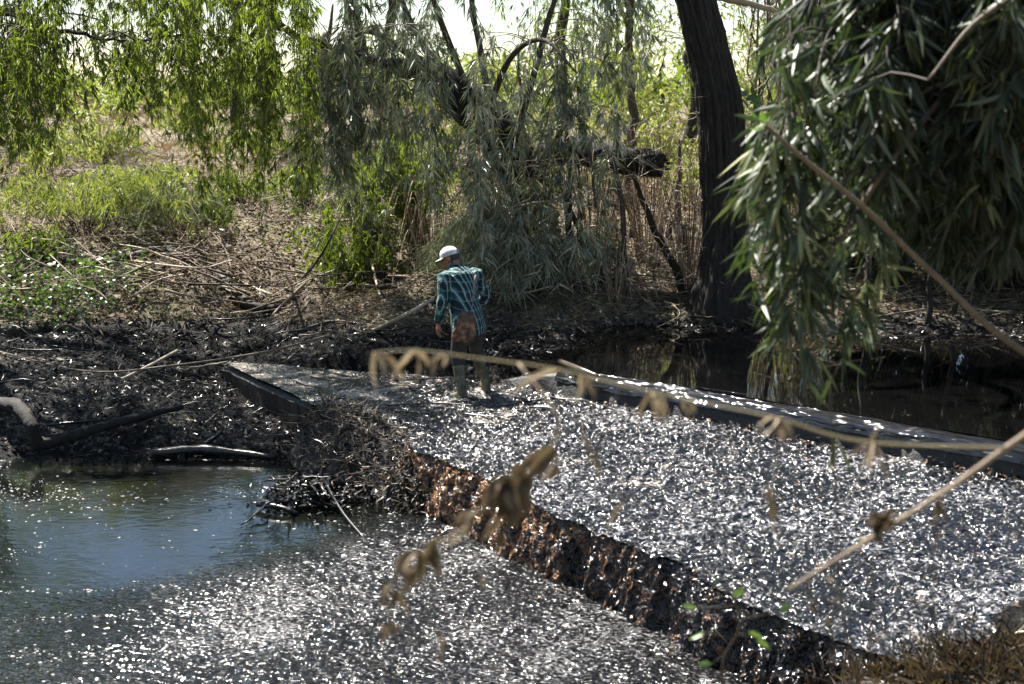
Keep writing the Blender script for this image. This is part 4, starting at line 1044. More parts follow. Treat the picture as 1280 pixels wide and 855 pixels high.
# curved oily log and roots by the pool
stick('driftwood_log', [P(-30, 505, -.1), P(20, 508, .0), P(38, 530, -.1), P(48, 553, -.3), P(80, 548, -.28), P(140, 530, -.2), P(228, 508, -.12)], [.085, .075, .07, .065, .06, .05, .03], 'black crooked driftwood log curling along the edge of the plunge pool', 'bark_log', tint=.45, n=60, cat='log', sides=12, bump=.22)
stick('driftwood_log', [P(190, 566, -.44), P(260, 562, -.42), P(345, 572, -.45)], [.04, .05, .03], 'thin tan log floating along the muddy rim of the plunge pool', 'twig_oiled', tint=.7, cat='log', sides=8, bump=.25)
stick('oiled_branch', [P(255, 556, -.4), P(278, 540, -.3)], [.03, .02], 'charred stub sticking out of the mud above the plunge pool', 'twig_oiled', tint=.2)
# sticks caught on the weir
stick('driftwood_log', [P(588, 432, .05), P(622, 448, .07), P(668, 464, .05)], [.05, .06, .03], 'black sodden log stranded behind the walker at the end of the crest', 'twig_oiled', tint=.2, cat='log', sides=9, bump=.18)
stick('driftwood_log', [P(700, 452, .3), P(725, 462, .33), P(748, 470, .31)], [.035, .04, .02], 'grey wet stick caught on the crest of the weir', 'twig_oiled', tint=.8, cat='branch', sides=8)
for i in range(26):
    x, y = RNG.uniform(330, 720), RNG.uniform(425, 520)
    a = P(x, y, .03)
    if in_apron(a[0], a[1]) < .1: continue
    th = RNG.normal(-.6, .5); L = RNG.uniform(.2, .7); e = a + np.array([math.cos(th) * L, math.sin(th) * L, .01])
    stick('oiled_branch', [a, (a + e) / 2 + RNG.normal(0, .02, 3) * (1, 1, .3), e], [.012, .004], 'oil soaked twig washed onto the apron', 'twig_oiled', 'twigs washed onto the apron', sides=5, n=7)

# ------------------------------------------------------------------ creeping green plant by the mud
G = 'leafy creepers on the slope'
for px, py, n in [(20, 350, 60), (60, 370, 60), (100, 360, 50), (15, 395, 50), (130, 375, 40), (85, 395, 40), (55, 335, 36), (145, 345, 26)]:
    b = on_ground(px, py); o = thing('creeper', b, 'dark green broad leaved creeper sprawling just above the black mud', 'plant', G)
    mb = MB(); st = MB(); q = b + RNG.normal(0, 1, (n * 3, 3)) * (.34, .3, 0); q[:, 2] = ground(q[:, 0], q[:, 1]) + RNG.uniform(.03, .28, n * 3)
    mb.leaves(q, RNG.normal(0, 1, (n * 3, 3)) * (1, 1, .4), RNG.uniform(.05, .10, n * 3), RNG.uniform(.035, .06, n * 3), RNG.uniform(0, 1, n * 3), 0, True)
    for i in range(0, n * 3, 5): st.tube(wander(b, q[i], 6, .12), [.004, .002], 3, 0, .4, cap=False)
    st.build('stems', 'twig_brown', o, kind='stuff'); mb.build('foliage', 'leaf_creeper', o, kind='stuff')
for px, py, Y in [(945, 132, 18.2), (1005, 165, 18.5)]:
    b = at(px, py, Y)
    o = thing('sprig', b, 'glossy broad leaved green sprig %s' % ('beside the top of the ridged trunk' if px < 1000 else 'among the dangling vines'), 'plant')
    mb = MB(); q = b + RNG.normal(0, .09, (14, 3)); mb.leaves(q, RNG.normal(0, 1, (14, 3)), .2, .09, RNG.uniform(.5, 1, 14), 0, True); mb.build('foliage', 'leaf_creeper', o)
    mb = MB(); mb.tube(wander(b, at(px + 60, -20, Y + .3), 8, .05), [.006, .008], 4, 0, .4); mb.build('stem', 'twig_brown', o)

# ------------------------------------------------------------------ litter
def scatter(n, rx, ry, cond, fn):
    x = RNG.uniform(*rx, n); y = RNG.uniform(*ry, n); z = ground(x, y); k = cond(x, y, z)
    return np.stack([x[k], y[k], z[k]], 1)


def flat_leaves(mb, p, L, W, tint, mat=0, up=.25, lift=.012):
    n = len(p); d = RNG.normal(0, 1, (n, 3)) * (1, 1, up); side = unit(np.cross(unit(d), np.array([0, 0, 1.0]) + RNG.normal(0, .35, (n, 3))))
    mb.leaves(p + (0, 0, lift) , d, L, W, tint, mat, False, .0, side)


mb = MB(); p = scatter(85000, (-9, 9), (16.5, 27), lambda x, y, z: (oil_mask(x, y, z) < .5) & (RNG.uniform(0, 1, len(x)) < np.clip(1.2 - (y - 19) / 9, .2, 1)) & (z > .15), None)
flat_leaves(mb, p, RNG.uniform(.04, .11, len(p)), RNG.uniform(.02, .045, len(p)), np.clip(RNG.normal(.38, .22, len(p)) + .6 * fbm(p[:, 0] * 1.3, p[:, 1] * 1.3, 77, 3), 0, 1), lift=.02, up=.35)
o = mb.build('leaf_litter', 'leaf_dead', kind='stuff'); tag(o, 'brown dead leaves covering the bank', 'leaves', kind='stuff')
mb = MB(); p = scatter(26000, (-9, 9), (16.8, 30), lambda x, y, z: (oil_mask(x, y, z) < .6) & (z > .12), None)
n = len(p); d = RNG.normal(0, 1, (n, 3)) * (1, .7, .3); mb.leaves(p + (0, 0, .03), d, RNG.uniform(.15, .5, n), RNG.uniform(.006, .014, n), RNG.uniform(0, 1, n), 0, False, -.02)
o = mb.build('straw_litter', 'leaf_straw', kind='stuff'); tag(o, 'dry straw and stalks strewn over the bank', 'straw', kind='stuff')
mb = MB(); p = scatter(5200, (-16, 14), (24, 52), lambda x, y, z: fbm(x * .35, y * .35, 87, 3) > -.25, None); n = len(p); k = RNG.integers(0, n, n * 5)
mb.leaves(p[k] + RNG.normal(0, .07, (n * 5, 3)) * (1, 1, 0), RNG.normal(0, .45, (n * 5, 3)) + (0, 0, 1), RNG.uniform(.15, .6, n * 5), RNG.uniform(.012, .03, n * 5), np.clip(RNG.normal(.35, .3, n)[k] + RNG.normal(0, .1, n * 5), 0, 1), 0, False, .3)
o = mb.build('dry_grass', 'leaf_straw', kind='stuff'); tag(o, 'dry tussocky grass over the sunny slope', 'grass', kind='stuff')
mb = MB(); p = scatter(42000, (-9, 9), (13.5, 20), lambda x, y, z: (oil_mask(x, y, z) > .35) & (z > POOL_Z - .02) & ((z < UP_Z - .3) | (z > UP_Z - .02) | (x < .3)) & ~((in_apron(x, y) > .1)), None)
flat_leaves(mb, p, RNG.uniform(.03, .11, len(p)), RNG.uniform(.012, .04, len(p)), np.clip(RNG.normal(.3, .25, len(p)) + .5 * fbm(p[:, 0] * 1.6, p[:, 1] * 1.6, 79, 3), 0, 1), up=.7, lift=.015)
o = mb.build('oiled_litter', 'chip_oiled', kind='stuff'); tag(o, 'oil soaked leaves and scraps matted on the black mud', 'debris', kind='stuff')
mb = MB(); p = scatter(2600, (-9, 9), (14, 19.5), lambda x, y, z: (oil_mask(x, y, z) > .3) & (z > POOL_Z) & ((z < UP_Z - .3) | (z > UP_Z) | (x < .3)) & ~((in_apron(x, y) > .1)), None)
for q in p: mb.tube(wander(q, q + RNG.normal(0, 1, 3) * (.16, .14, .06) + (0, 0, .05), 4, .15), [.006, .003], 3, 0, RNG.uniform(0, 1), cap=False)
o = mb.build('twig_litter', 'twig_oiled', kind='stuff'); tag(o, 'oily twig scraps bristling from the black mud', 'twigs', kind='stuff')

# scraps on the apron: pale silt chips at the far end, dark and brown ones in the flow
n = 30000; f = RNG.uniform(0, 1, n); g = RNG.uniform(0, 1, n)
ex = E0[0] + ET[0] * 12.6 * f; ey = E0[1] + ET[1] * 12.6 * f; cx_ = C0[0] + CT[0] * (L0 + 11.2 * f) + CN[0] * .1; cy_ = C0[1] + CT[1] * (L0 + 11.2 * f) + CN[1] * .1
x = cx_ + (ex - cx_) * g; y = cy_ + (ey - cy_) * g; s = (x - E0[0]) * ET[0] + (y - E0[1]) * ET[1]
den = np.clip(1.15 - s / 6.5, .1, 1) * (0.35 + 1.1 * (fbm(x * 1.4, y * 1.4, 81, 3) > -.05)); k = RNG.uniform(0, 1, n) < den
x, y, s = x[k], y[k], s[k]; p = np.stack([x, y, film_z(x, y)], 1); u = RNG.uniform(0, 1, len(p))
for nm, mt, sel, lb in [('pale_scraps', 'chip_tan', u < np.clip(.5 - s / 14, .05, 1), 'pale dried leaf scraps and silt crumbs stuck over the apron'), ('dark_scraps', 'chip_oiled', u > .5, 'black oiled leaf scraps lying in the film on the apron')]:
    q = p[sel]; mb = MB(); flat_leaves(mb, q, RNG.uniform(.012, .05, len(q)), RNG.uniform(.006, .018, len(q)), RNG.uniform(0, 1, len(q)), up=.45, lift=.006)
    o = mb.build(nm, mt, kind='stuff'); tag(o, lb, 'debris', kind='stuff')
q = p[(u > .3) & (u < .38)]; mb = MB(); flat_leaves(mb, q, RNG.uniform(.02, .06, len(q)), RNG.uniform(.01, .025, len(q)), RNG.uniform(0, 1, len(q)), up=.4, lift=.008)
o = mb.build('brown_scraps', 'chip_brown', kind='stuff'); tag(o, 'rust brown leaf scraps lying on the apron', 'debris', kind='stuff')
# along the foot of the crest and on the lip
mb = MB(); n = 380; s = RNG.uniform(L0, 7.5, n); oo_ = .1 + np.abs(RNG.normal(0, .12, n)); x = C0[0] + CT[0] * s + CN[0] * oo_; y = C0[1] + CT[1] * s + CN[1] * oo_
p = np.stack([x, y, film_z(x, y) + np.abs(RNG.normal(0, .025, n))], 1); flat_leaves(mb, p, RNG.uniform(.03, .08, n), RNG.uniform(.012, .03, n), RNG.uniform(0, .9, n) ** 1.5, up=.8)
o = mb.build('crest_scraps', 'chip_brown', kind='stuff'); tag(o, 'brown leaves gathered along the foot of the crest', 'debris', kind='stuff')
mb = MB(); n = 260; s = RNG.uniform(4.6, 10.8, n); q = RNG.uniform(0, 1, n); of = q * .34 + RNG.normal(0, .04, n)
p = np.stack([E0[0] + ET[0] * s + EN[0] * of, E0[1] + ET[1] * s + EN[1] * of, .02 + (POOL_Z - .02) * sstep(.0, 1, q) + np.abs(RNG.normal(0, .03, n))], 1)
mb.leaves(p, RNG.normal(0, 1, (n, 3)) + (0, 0, -.6), RNG.uniform(.02, .06, n), RNG.uniform(.01, .025, n), RNG.uniform(0, .9, n), 0)
o = mb.build('fall_scraps', 'chip_brown', kind='stuff'); tag(o, 'rust brown leaves snagged in the fall over the lip', 'debris', kind='stuff')


def heap(name, label, s0, s1, amp, mats, n, wid=.45):
    """leaf heap caught on the lip of the apron"""
    S, Q = np.meshgrid(np.linspace(s0, s1, 90), np.linspace(-1, 1, 30), indexing='ij')
    env = np.sin(np.clip((S - s0) / (s1 - s0), 0, 1) * math.pi) ** .9 * (.75 + .5 * vnoise(S * 1.7, 0 * S, 99))
    off = Q * wid * (.55 + .6 * vnoise(S * 1.3, 0 * S + 4, 98)) + .12 * fbm(S * 3, Q, 91, 3) + .1
    X = E0[0] + ET[0] * S + EN[0] * off; Y = E0[1] + ET[1] * S + EN[1] * off
    basez = np.where(off < 0, 0.0, np.maximum(-.5, -off * 1.1))
    Z = basez - .06 + amp * env * (1 - Q ** 2) * (1 + .8 * fbm(S * 4, Q * 4, 93, 4, .6)) + .03 * fbm(S * 14, Q * 10, 95, 3) - .5 * (1 - np.clip(env, 0, 1)) ** 2 - .12 * sstep(.7, 1, np.abs(Q))
    mb = MB(); mb.add(np.stack([X, Y, Z], -1).reshape(-1, 3), grid_faces(30, 90), 0, .3, True)
    i = RNG.integers(0, 90, n); j = np.clip(RNG.normal(15, 7, n).astype(int), 0, 29)
    p = np.stack([X[i, j], Y[i, j], Z[i, j]], 1) + RNG.normal(0, .012, (n, 3)); sel = RNG.uniform(0, 1, n) < .28
    for m, k in ((1, sel), (2, ~sel)): flat_leaves(mb, p[k], RNG.uniform(.04, .15, k.sum()), RNG.uniform(.008, .026, k.sum()), RNG.uniform(0, .95, k.sum()) ** 1.3, m, .6, .01)
    for _ in range(n // 9):
        a = p[RNG.integers(0, n)]; mb.tube(wander(a, a + RNG.normal(0, 1, 3) * (.18, .15, .06) + (0, 0, .05), 5, .15), [.007, .003], 4, 3, RNG.uniform(0, 1), cap=False)
    return tag(mb.build(name, mats, kind='stuff'), label, 'debris', kind='stuff')


heap('leaf_heap', 'matted heap of dead leaves and twigs caught on the lip of the apron', 2.35, 5.7, .15, ['bark_log', 'leaf_dead', 'chip_oiled', 'twig_brown'], 5200)

# raft of black sticks stuck in the pool
b = P(392, 625, POOL_Z); o = thing('stick_raft', b, 'raft of black oily sticks and leaves stuck in the plunge pool', 'debris raft')
mb = MB(); n = 900; q = b + RNG.normal(0, 1, (n, 3)) * (.24, .2, .03) + (0, 0, .06); q[:, 2] = np.maximum(q[:, 2] + .10 * np.exp(-((q[:, 0] - b[0]) ** 2 + (q[:, 1] - b[1]) ** 2) / .05), POOL_Z)
flat_leaves(mb, q, RNG.uniform(.04, .12, n), RNG.uniform(.02, .05, n), RNG.uniform(0, .75, n), up=.6)
mb.tube(spline([b + (-.3, 0, -.03), b + (0, .05, .03), b + (.3, .05, -.02)], 8), [.08, .14, .07], 9, 0, .1, bump=.2); mb.build('leaf_mat', 'chip_oiled', o, kind='stuff')
for i in range(46):
    a = b + RNG.normal(0, 1, 3) * (.22, .2, 0) + (0, 0, RNG.uniform(.02, .2)); th = RNG.uniform(0, 6.3); L = RNG.uniform(.15, .5); e = a + np.array([math.cos(th) * L, math.sin(th) * L, RNG.uniform(-.16, .06)]); e[2] = max(e[2], POOL_Z - .03)
    mb = MB(); mb.tube(wander(a, e, 6, .08), [RNG.uniform(.008, .02), .006], 6, 0, RNG.uniform(0, .9), bump=.08); mb.build('stick', 'twig_oiled', o)
for pts, r in [([P(322, 630, POOL_Z + .05), P(350, 634, POOL_Z + .06), P(372, 642, POOL_Z + .02)], .03), ([P(405, 600, POOL_Z + .2), P(428, 640, POOL_Z + .08), P(458, 676, POOL_Z - .02)], .018)]:
    mb = MB(); mb.tube(spline(pts, 10), [r, r * .7], 8, 0, .5, bump=.08); mb.build('stick', 'twig_oiled', o)

# foam flecks on the pool: far too many to count
n = 40000; x = RNG.uniform(-7, 2.5, n); y = RNG.uniform(7, 15.6, n)
de = (x - E0[0]) * EN[0] + (y - E0[1]) * EN[1]
r_ = np.hypot(x + 3.6, y - 13.0) + .35 * fbm(x * .6, y * .6, 60, 2)
streak = np.exp(-((r_ - 3.1) / .07) ** 2) + np.exp(-((r_ - 3.7) / .09) ** 2) + .7 * np.exp(-((r_ - 2.4) / .06) ** 2)
den = .05 + 1.0 * sstep(0, .6, fbm(x * .9, y * .9, 97, 4)) + 1.6 * streak
k = (RNG.uniform(0, 1, n) < den * .6) & (ground(x, y) < POOL_Z - .03) & (de > .3)
x, y = x[k], y[k]; m = len(x); ang = np.arange(5) * 2 * math.pi / 5
rad = np.clip(RNG.lognormal(-5.3, .55, m), .002, .016)
rr = rad[:, None] * RNG.uniform(.6, 1.2, (m, 5)); th = RNG.uniform(0, 6.3, m)[:, None] + ang
ix = np.clip(((x - px_[0]) / .035).round().astype(int), 0, len(px_) - 1); iy = np.clip(((y - py_[0]) / .045).round().astype(int), 0, len(py_) - 1)
z0 = Zp[iy, ix] + .003
V = np.stack([x[:, None] + rr * np.cos(th) * 1.3, y[:, None] + rr * np.sin(th), np.broadcast_to(z0[:, None], rr.shape)], -1)
ctr = np.stack([x, y, z0 + rad * .35], -1)[:, None]
V = np.concatenate([V, ctr], 1).reshape(-1, 3)
base = np.arange(m)[:, None, None] * 6; F = base + np.array([[j, (j + 1) % 5, 5] for j in range(5)])[None]
t = NT('foam'); t.set(Base_Color=(0.2, 0.2, 0.195), Roughness=0.6)
mb = MB(); mb.add(V, F.reshape(-1, 3), 0, .5, True); o = mb.build('foam_flecks', 'foam', kind='stuff'); tag(o, 'pale foam flecks drifting on the dark plunge pool', 'foam', kind='stuff')
# ------------------------------------------------------------------ the walker
def loft(mb, rings, sides=20, mat=0, cap=True):
    """rings: (centre, rx, ry) horizontal-ish ellipses; oriented along the path"""
    c = np.array([r[0] for r in rings], float); n = len(c)
    d = unit(np.gradient(c, axis=0)); fx = np.array([1.0, 0, 0])
    b = unit(np.cross(d, fx)); a = np.cross(b, d)
    ang = np.arange(sides) * 2 * math.pi / sides
    rx = np.array([r[1] for r in rings]); ry = np.array([r[2] for r in rings])
    V = c[:, None] + rx[:, None, None] * np.cos(ang)[None, :, None] * a[:, None] + ry[:, None, None] * np.sin(ang)[None, :, None] * b[:, None]
    i, j = np.meshgrid(np.arange(n - 1), np.arange(sides), indexing='ij')
    q = np.stack([i * sides + j, i * sides + (j + 1) % sides, (i + 1) * sides + (j + 1) % sides, (i + 1) * sides + j], -1).reshape(-1, 4)
    off = mb.n; mb.add(V.reshape(-1, 3), q[:, ::-1], mat, .5, True)
    if cap:
        mb.addf([list(range(sides))], off, mat); mb.addf([[(n - 1) * sides + k for k in range(sides)][::-1]], off, mat)


def sphere(mb, c, r, rot=None, nu=18, nv=12):
    u = np.linspace(0, 2 * math.pi, nu, endpoint=False); v = np.linspace(0, math.pi, nv)
    U, Vv = np.meshgrid(u, v); X = np.stack([np.cos(U) * np.sin(Vv), np.sin(U) * np.sin(Vv), np.cos(Vv)], -1) * np.array(r)
    if rot is not None: X = X @ np.array(rot).T
    i, j = np.meshgrid(np.arange(nv - 1), np.arange(nu), indexing='ij')
    q = np.stack([i * nu + j, (i + 1) * nu + j, (i + 1) * nu + (j + 1) % nu, i * nu + (j + 1) % nu], -1).reshape(-1, 4)
    mb.add(X.reshape(-1, 3) + np.array(c), q, 0, .5, True)


def fused(mb, name, mat, parent, voxel=.012, smooth=6, wrinkle=None):
    """join overlapping shapes into one continuous skin"""
    o = mb.build(name, mat)
    md = o.modifiers.new('r', 'REMESH'); md.mode = 'VOXEL'; md.voxel_size = voxel
    ms = o.modifiers.new('s', 'SMOOTH'); ms.factor = .5; ms.iterations = smooth
    dg = bpy.context.evaluated_depsgraph_get(); dg.update()
    me = bpy.data.meshes.new_from_object(o.evaluated_get(dg)); o.modifiers.clear()
    o.data = me
    if wrinkle:
        n = len(me.vertices); co = np.empty(n * 3); me.vertices.foreach_get('co', co); co = co.reshape(-1, 3)
        no = np.empty(n * 3); me.vertices.foreach_get('normal', no); no = no.reshape(-1, 3)
        co = co + no * wrinkle(co)[:, None]; me.vertices.foreach_set('co', co.ravel()); me.update()
    for p in me.polygons: p.use_smooth = True
    if not me.materials: me.materials.append(M[mat])
    o.parent = parent
    return o


t = NT('skin'); t.set(Base_Color=t.ramp(t.noise(t.coord(), 25, 3), [(.3, (.20, .085, .045)), (.7, (.32, .15, .085))]), Roughness=.5)
t = NT('plaid')
co = t.coord(); sp = t.node('SeparateXYZ'); t.put(sp.inputs[0], co)
u = t.math('ADD', t.math('MULTIPLY', sp.outputs[0], 1.0), t.math('MULTIPLY', sp.outputs[1], 0.75)); w = t.math('SUBTRACT', sp.outputs[2], t.math('MULTIPLY', sp.outputs[1], 0.3))
nz = t.math('MULTIPLY', t.math('SUBTRACT', t.noise(co, 14, 3), .5), .012)


def stripes(src, period, lo, hi):
    f = t.math('FRACT', t.math('DIVIDE', t.math('ADD', t.math('ADD', src, 5.0), nz), period))
    return t.ramp(f, [(0, (0, 0, 0)), (lo - .03, (0, 0, 0)), (lo, (1, 1, 1)), (hi, (1, 1, 1)), (min(1, hi + .03), (0, 0, 0))])


c = t.mix(stripes(u, .058, .08, .52), (.020, .12, .125), (.004, .016, .020))
c = t.mix(t.math('MULTIPLY', stripes(w, .09, .1, .5), .6), c, (.004, .018, .022))
c = t.mix(t.math('MULTIPLY', stripes(u, .058, .66, .80), t.math('ADD', .2, t.math('MULTIPLY', t.noise(co, 9, 3), .8))), c, (.40, .48, .48))
c = t.mix(t.math('MULTIPLY', stripes(w, .09, .74, .82), .3), c, (.3, .42, .42))
t.set(Base_Color=c, Roughness=.85, Normal=t.bump(t.noise(t.coord(scale=(1, 1, .45)), 13, 3, .55, 1.0), .9, .05))
t = NT('trousers'); n = t.noise(t.coord(), 7, 5, .65); t.set(Base_Color=t.ramp(n, [(.35, (.010, .008, .009)), (.6, (.04, .031, .033)), (.8, (.11, .09, .08))]), Roughness=.7, Normal=t.bump(t.noise(t.coord(), 22, 3), .5, .02))
t = NT('boot_rubber'); n = t.noise(t.coord(), 9, 5, .65); t.set(Base_Color=t.ramp(n, [(.35, (.03, .03, .018)), (.55, (.10, .095, .05)), (.75, (.26, .24, .14))]), Roughness=.4, Normal=t.bump(n, .4, .015))
t = NT('cap_cloth'); n = t.noise(t.coord(), 16, 4, .6); t.set(Base_Color=t.ramp(n, [(.35, (.42, .40, .37)), (.65, (.74, .72, .70))]), Roughness=.9)
t = NT('hair'); t.set(Base_Color=(.035, .032, .032), Roughness=.7)
t = NT('bag_cloth'); n = t.noise(t.coord(), 9, 4, .6); t.set(Base_Color=t.ramp(n, [(.38, (.035, .02, .017)), (.5, (.12, .06, .036)), (.6, (.27, .14, .07)), (.72, (.42, .30, .19))]), Roughness=.85, Normal=t.bump(n, .6, .02))
t = NT('strap_cloth'); t.set(Base_Color=t.ramp(t.noise(t.coord(), 60, 3), [(.35, (.10, .07, .06)), (.65, (.36, .29, .25))]), Roughness=.85)

FOOT = P(577, 500, -.02)
YAW = math.radians(35)
man = thing('person', FOOT, 'person in a teal plaid shirt and white cap wading away over the oily apron', 'person')
man.rotation_euler = (0, 0, YAW)
HC = np.array([.10, .37, 1.545]); hy = math.radians(38)                # head: turned to his left, bowed
Rz = np.array([[math.cos(hy), -math.sin(hy), 0], [math.sin(hy), math.cos(hy), 0], [0, 0, 1]]); pt = math.radians(-20)
Rx = np.array([[1, 0, 0], [0, math.cos(pt), -math.sin(pt)], [0, math.sin(pt), math.cos(pt)]]); RH = Rz @ Rx
hp = lambda x, y, z: HC + RH @ np.array([x, y, z])
LS, LE, LW = np.array([-.085, .20, 1.36]), np.array([-.15, .15, 1.09]), np.array([-.155, .22, .84])
RS, RE, RW = np.array([.325, .19, 1.36]), np.array([.42, .14, 1.11]), np.array([.40, .29, .90])
# body: head, neck, trunk, arms, legs in one skin
mb = MB()
sphere(mb, HC, (.076, .098, .115), RH); sphere(mb, hp(0, .035, -.05), (.058, .07, .075), RH)          # skull, jaw
sphere(mb, hp(0, .105, -.015), (.014, .022, .03), RH); sphere(mb, hp(0, .085, .022), (.055, .02, .016), RH)   # nose, brow
sphere(mb, hp(0, .098, -.062), (.024, .012, .012), RH); sphere(mb, hp(0, .088, -.1), (.028, .02, .02), RH)     # lips, chin
for s in (-1, 1): sphere(mb, hp(s * .078, -.005, -.01), (.012, .026, .036), RH); sphere(mb, hp(s * .045, .07, -.03), (.026, .026, .026), RH)
loft(mb, [(hp(0, -.03, -.05), .055, .06), (np.array([.115, .29, 1.43]), .06, .062), (np.array([.118, .24, 1.37]), .09, .08)])
loft(mb, [(np.array([.12, .24, 1.40]), .12, .08), (np.array([.12, .21, 1.30]), .165, .11), (np.array([.12, .16, 1.15]), .15, .105), (np.array([.12, .09, 1.0]), .15, .105), (np.array([.12, .06, .88]), .155, .11)])
for a, b_, c_ in ((LS, LE, LW), (RS, RE, RW)):
    loft(mb, [(a, .055, .055), (a * .5 + b_ * .5, .047, .047), (b_, .04, .04), (b_ * .5 + c_ * .5, .038, .038), (c_, .027, .03)], 14)
LH, LK, LA = np.array([.03, .06, .88]), np.array([.02, .10, .48]), np.array([.0, .0, .09])
RH_, RK, RA = np.array([.21, .06, .88]), np.array([.33, .20, .51]), np.array([.43, .17, .12])
for a, b_, c_ in ((LH, LK, LA), (RH_, RK, RA)):
    loft(mb, [(a, .085, .09), (a * .5 + b_ * .5, .07, .075), (b_, .052, .055), (b_ * .6 + c_ * .4, .052, .055), (c_, .035, .04)], 14)
for wv, dv, sgn in ((LW, unit(np.array([.0, .12, -1.0])), 1), (RW, unit(np.array([-.1, .45, -.9])), -1)):          # palms, fingers, thumbs
    side = unit(np.cross(dv, np.array([1.0, 0, 0]))); th = np.cross(side, dv)
    pc = wv + dv * .055; sphere(mb, pc, (.018, .042, .052), np.stack([th, side, dv], 1))
    for q, (o_, l) in enumerate([(-.033, .058), (-.011, .068), (.011, .07), (.033, .06)]):
        a = pc + side * o_ + dv * .035; m = a + dv * l * .6 + th * sgn * .012; e = m + dv * l * .35 + th * sgn * .025
        loft(mb, [(a, .0095, .0095), (m, .0092, .0092), (e, .007, .007)], 8)
    a = wv + side * .03 + dv * .02; loft(mb, [(a, .012, .012), (a + side * .028 + dv * .03, .0105, .0105), (a + side * .03 + dv * .06 + th * sgn * .012, .008, .008)], 8)
fused(mb, 'body', 'skin', man, .0075, 3)
# shirt: loose, untucked
wr = lambda c: .013 * fbm(c[:, 0] * 9 + c[:, 2] * 5, c[:, 2] * 11 - c[:, 1] * 9, 120, 3)
mb = MB()
loft(mb, [(np.array([.115, .275, 1.445]), .075, .075), (np.array([.118, .25, 1.41]), .135, .09), (np.array([.12, .22, 1.345]), .205, .125), (np.array([.12, .19, 1.24]), .205, .14), (np.array([.12, .14, 1.10]), .19, .135), (np.array([.13, .09, .96]), .19, .14), (np.array([.135, .06, .82]), .205, .155), (np.array([.14, .05, .71]), .21, .16)], 28)
for a, b_, c_ in ((LS, LE, LW), (RS, RE, RW)):
    loft(mb, [(a * .75 + np.array([.12, .2, 1.38]) * .25, .07, .085), (a, .082, .085), (a * .5 + b_ * .5, .07, .072), (b_, .062, .064), (b_ * .4 + c_ * .6, .056, .058), (c_ + (0, 0, .02), .045, .047)], 18)
shirt = fused(mb, 'shirt', 'plaid', man, .012, 5, wr)
mb = MB(); loft(mb, [(np.array([.115, .262, 1.425]), .092, .085), (np.array([.112, .285, 1.47]), .078, .078), (np.array([.112, .275, 1.475]), .07, .07)], 22); cl = mb.build('collar', 'plaid'); cl.parent = man
# trousers
mb = MB()
loft(mb, [(np.array([.12, .06, .95]), .16, .12), (np.array([.12, .06, .86]), .175, .13), (np.array([.12, .06, .80]), .16, .12)], 22)
for a, b_, c_ in ((LH, LK, LA), (RH_, RK, RA)):
    e = b_ * .72 + c_ * .28
    loft(mb, [(a, .1, .11), (a * .5 + b_ * .5, .088, .092), (b_, .078, .08), (e, .076, .078)], 18)
fused(mb, 'trousers', 'trousers', man, .012, 4, lambda c: .008 * fbm(c[:, 0] * 10, c[:, 2] * 14 + c[:, 1] * 6, 130, 3))
# rubber boots
for nm, b_, c_, toe, yaw in (('boot', LK, LA, np.array([-.03, .2, .03]), 0), ('boot', RK, RA, np.array([.49, .36, .05]), 0)):
    mb = MB(); e = b_ * .75 + c_ * .25
    loft(mb, [(e, .068, .07), (e * .97 + c_ * .03, .07, .072), (b_ * .4 + c_ * .6, .062, .066), (c_ + (0, -.005, .03), .052, .06), (c_ + (0, -.01, -.03), .05, .065), (c_ + (0, -.01, -.1), .048, .07)], 18)
    h = c_ + (0, -.045, -.05); d = toe - c_; d[2] = 0; d = unit(d)
    loft(mb, [(h, .04, .045), (h + d * .08, .047, .05), (h + d * .17 + (0, 0, -.012), .048, .036), (h + d * .25 + (0, 0, -.018), .035, .025)], 14)
    fused(mb, nm, 'boot_rubber', man, .01, 3, lambda c: .004 * fbm(c[:, 0] * 16, c[:, 2] * 20, 140, 2))
# cap with visor and the half-moon opening, hair below it
mb = MB(); nu, nv = 28, 10
U, Vv = np.meshgrid(np.linspace(0, 2 * math.pi, nu, endpoint=False), np.linspace(0, math.pi * .5, nv))
X = np.stack([np.cos(U) * np.sin(Vv) * .09, np.sin(U) * np.sin(Vv) * .112, np.cos(Vv) ** .85 * .105 + .022], -1)
V = X.reshape(-1, 3) @ RH.T + HC; i, j = np.meshgrid(np.arange(nv - 1), np.arange(nu), indexing='ij')
mb.add(V, np.stack([i * nu + j, (i + 1) * nu + j, (i + 1) * nu + (j + 1) % nu, i * nu + (j + 1) % nu], -1).reshape(-1, 4), 0, .5, True)
cap_ = mb.build('cap', 'cap_cloth'); cap_.parent = man
mb = MB(); V = []
for k in range(13):
    a = math.radians(25 + 130 * k / 12); r0 = np.array([math.cos(a) * .089, math.sin(a) * .111, .024]); r1 = r0 + np.array([math.cos(a) * .02, .075 * math.sin(a), -.014])
    V += [hp(*r0), hp(*r1), hp(*(r1 - (0, 0, .004))), hp(*(r0 - (0, 0, .004)))]
mb.add(V, grid_faces(4, 13), 0, .5, True); vi = mb.build('visor', 'cap_cloth'); vi.parent = cap_
mb = MB(); ring = [hp(.034 * math.cos(a) + .012, -.116 + .012 * math.sin(a), .033 + .036 * max(0, math.sin(a))) for a in np.linspace(0, math.pi, 12)]
ring2 = [r * 1.0 + RH @ np.array([0, .012, 0]) for r in ring]
mb.add(np.array(ring + ring2), [[q, q + 1, q + 13, q + 12] for q in range(11)], 0, .5); mb.addf([list(range(12))], 0); op = mb.build('cap_opening', 'hair'); op.parent = cap_
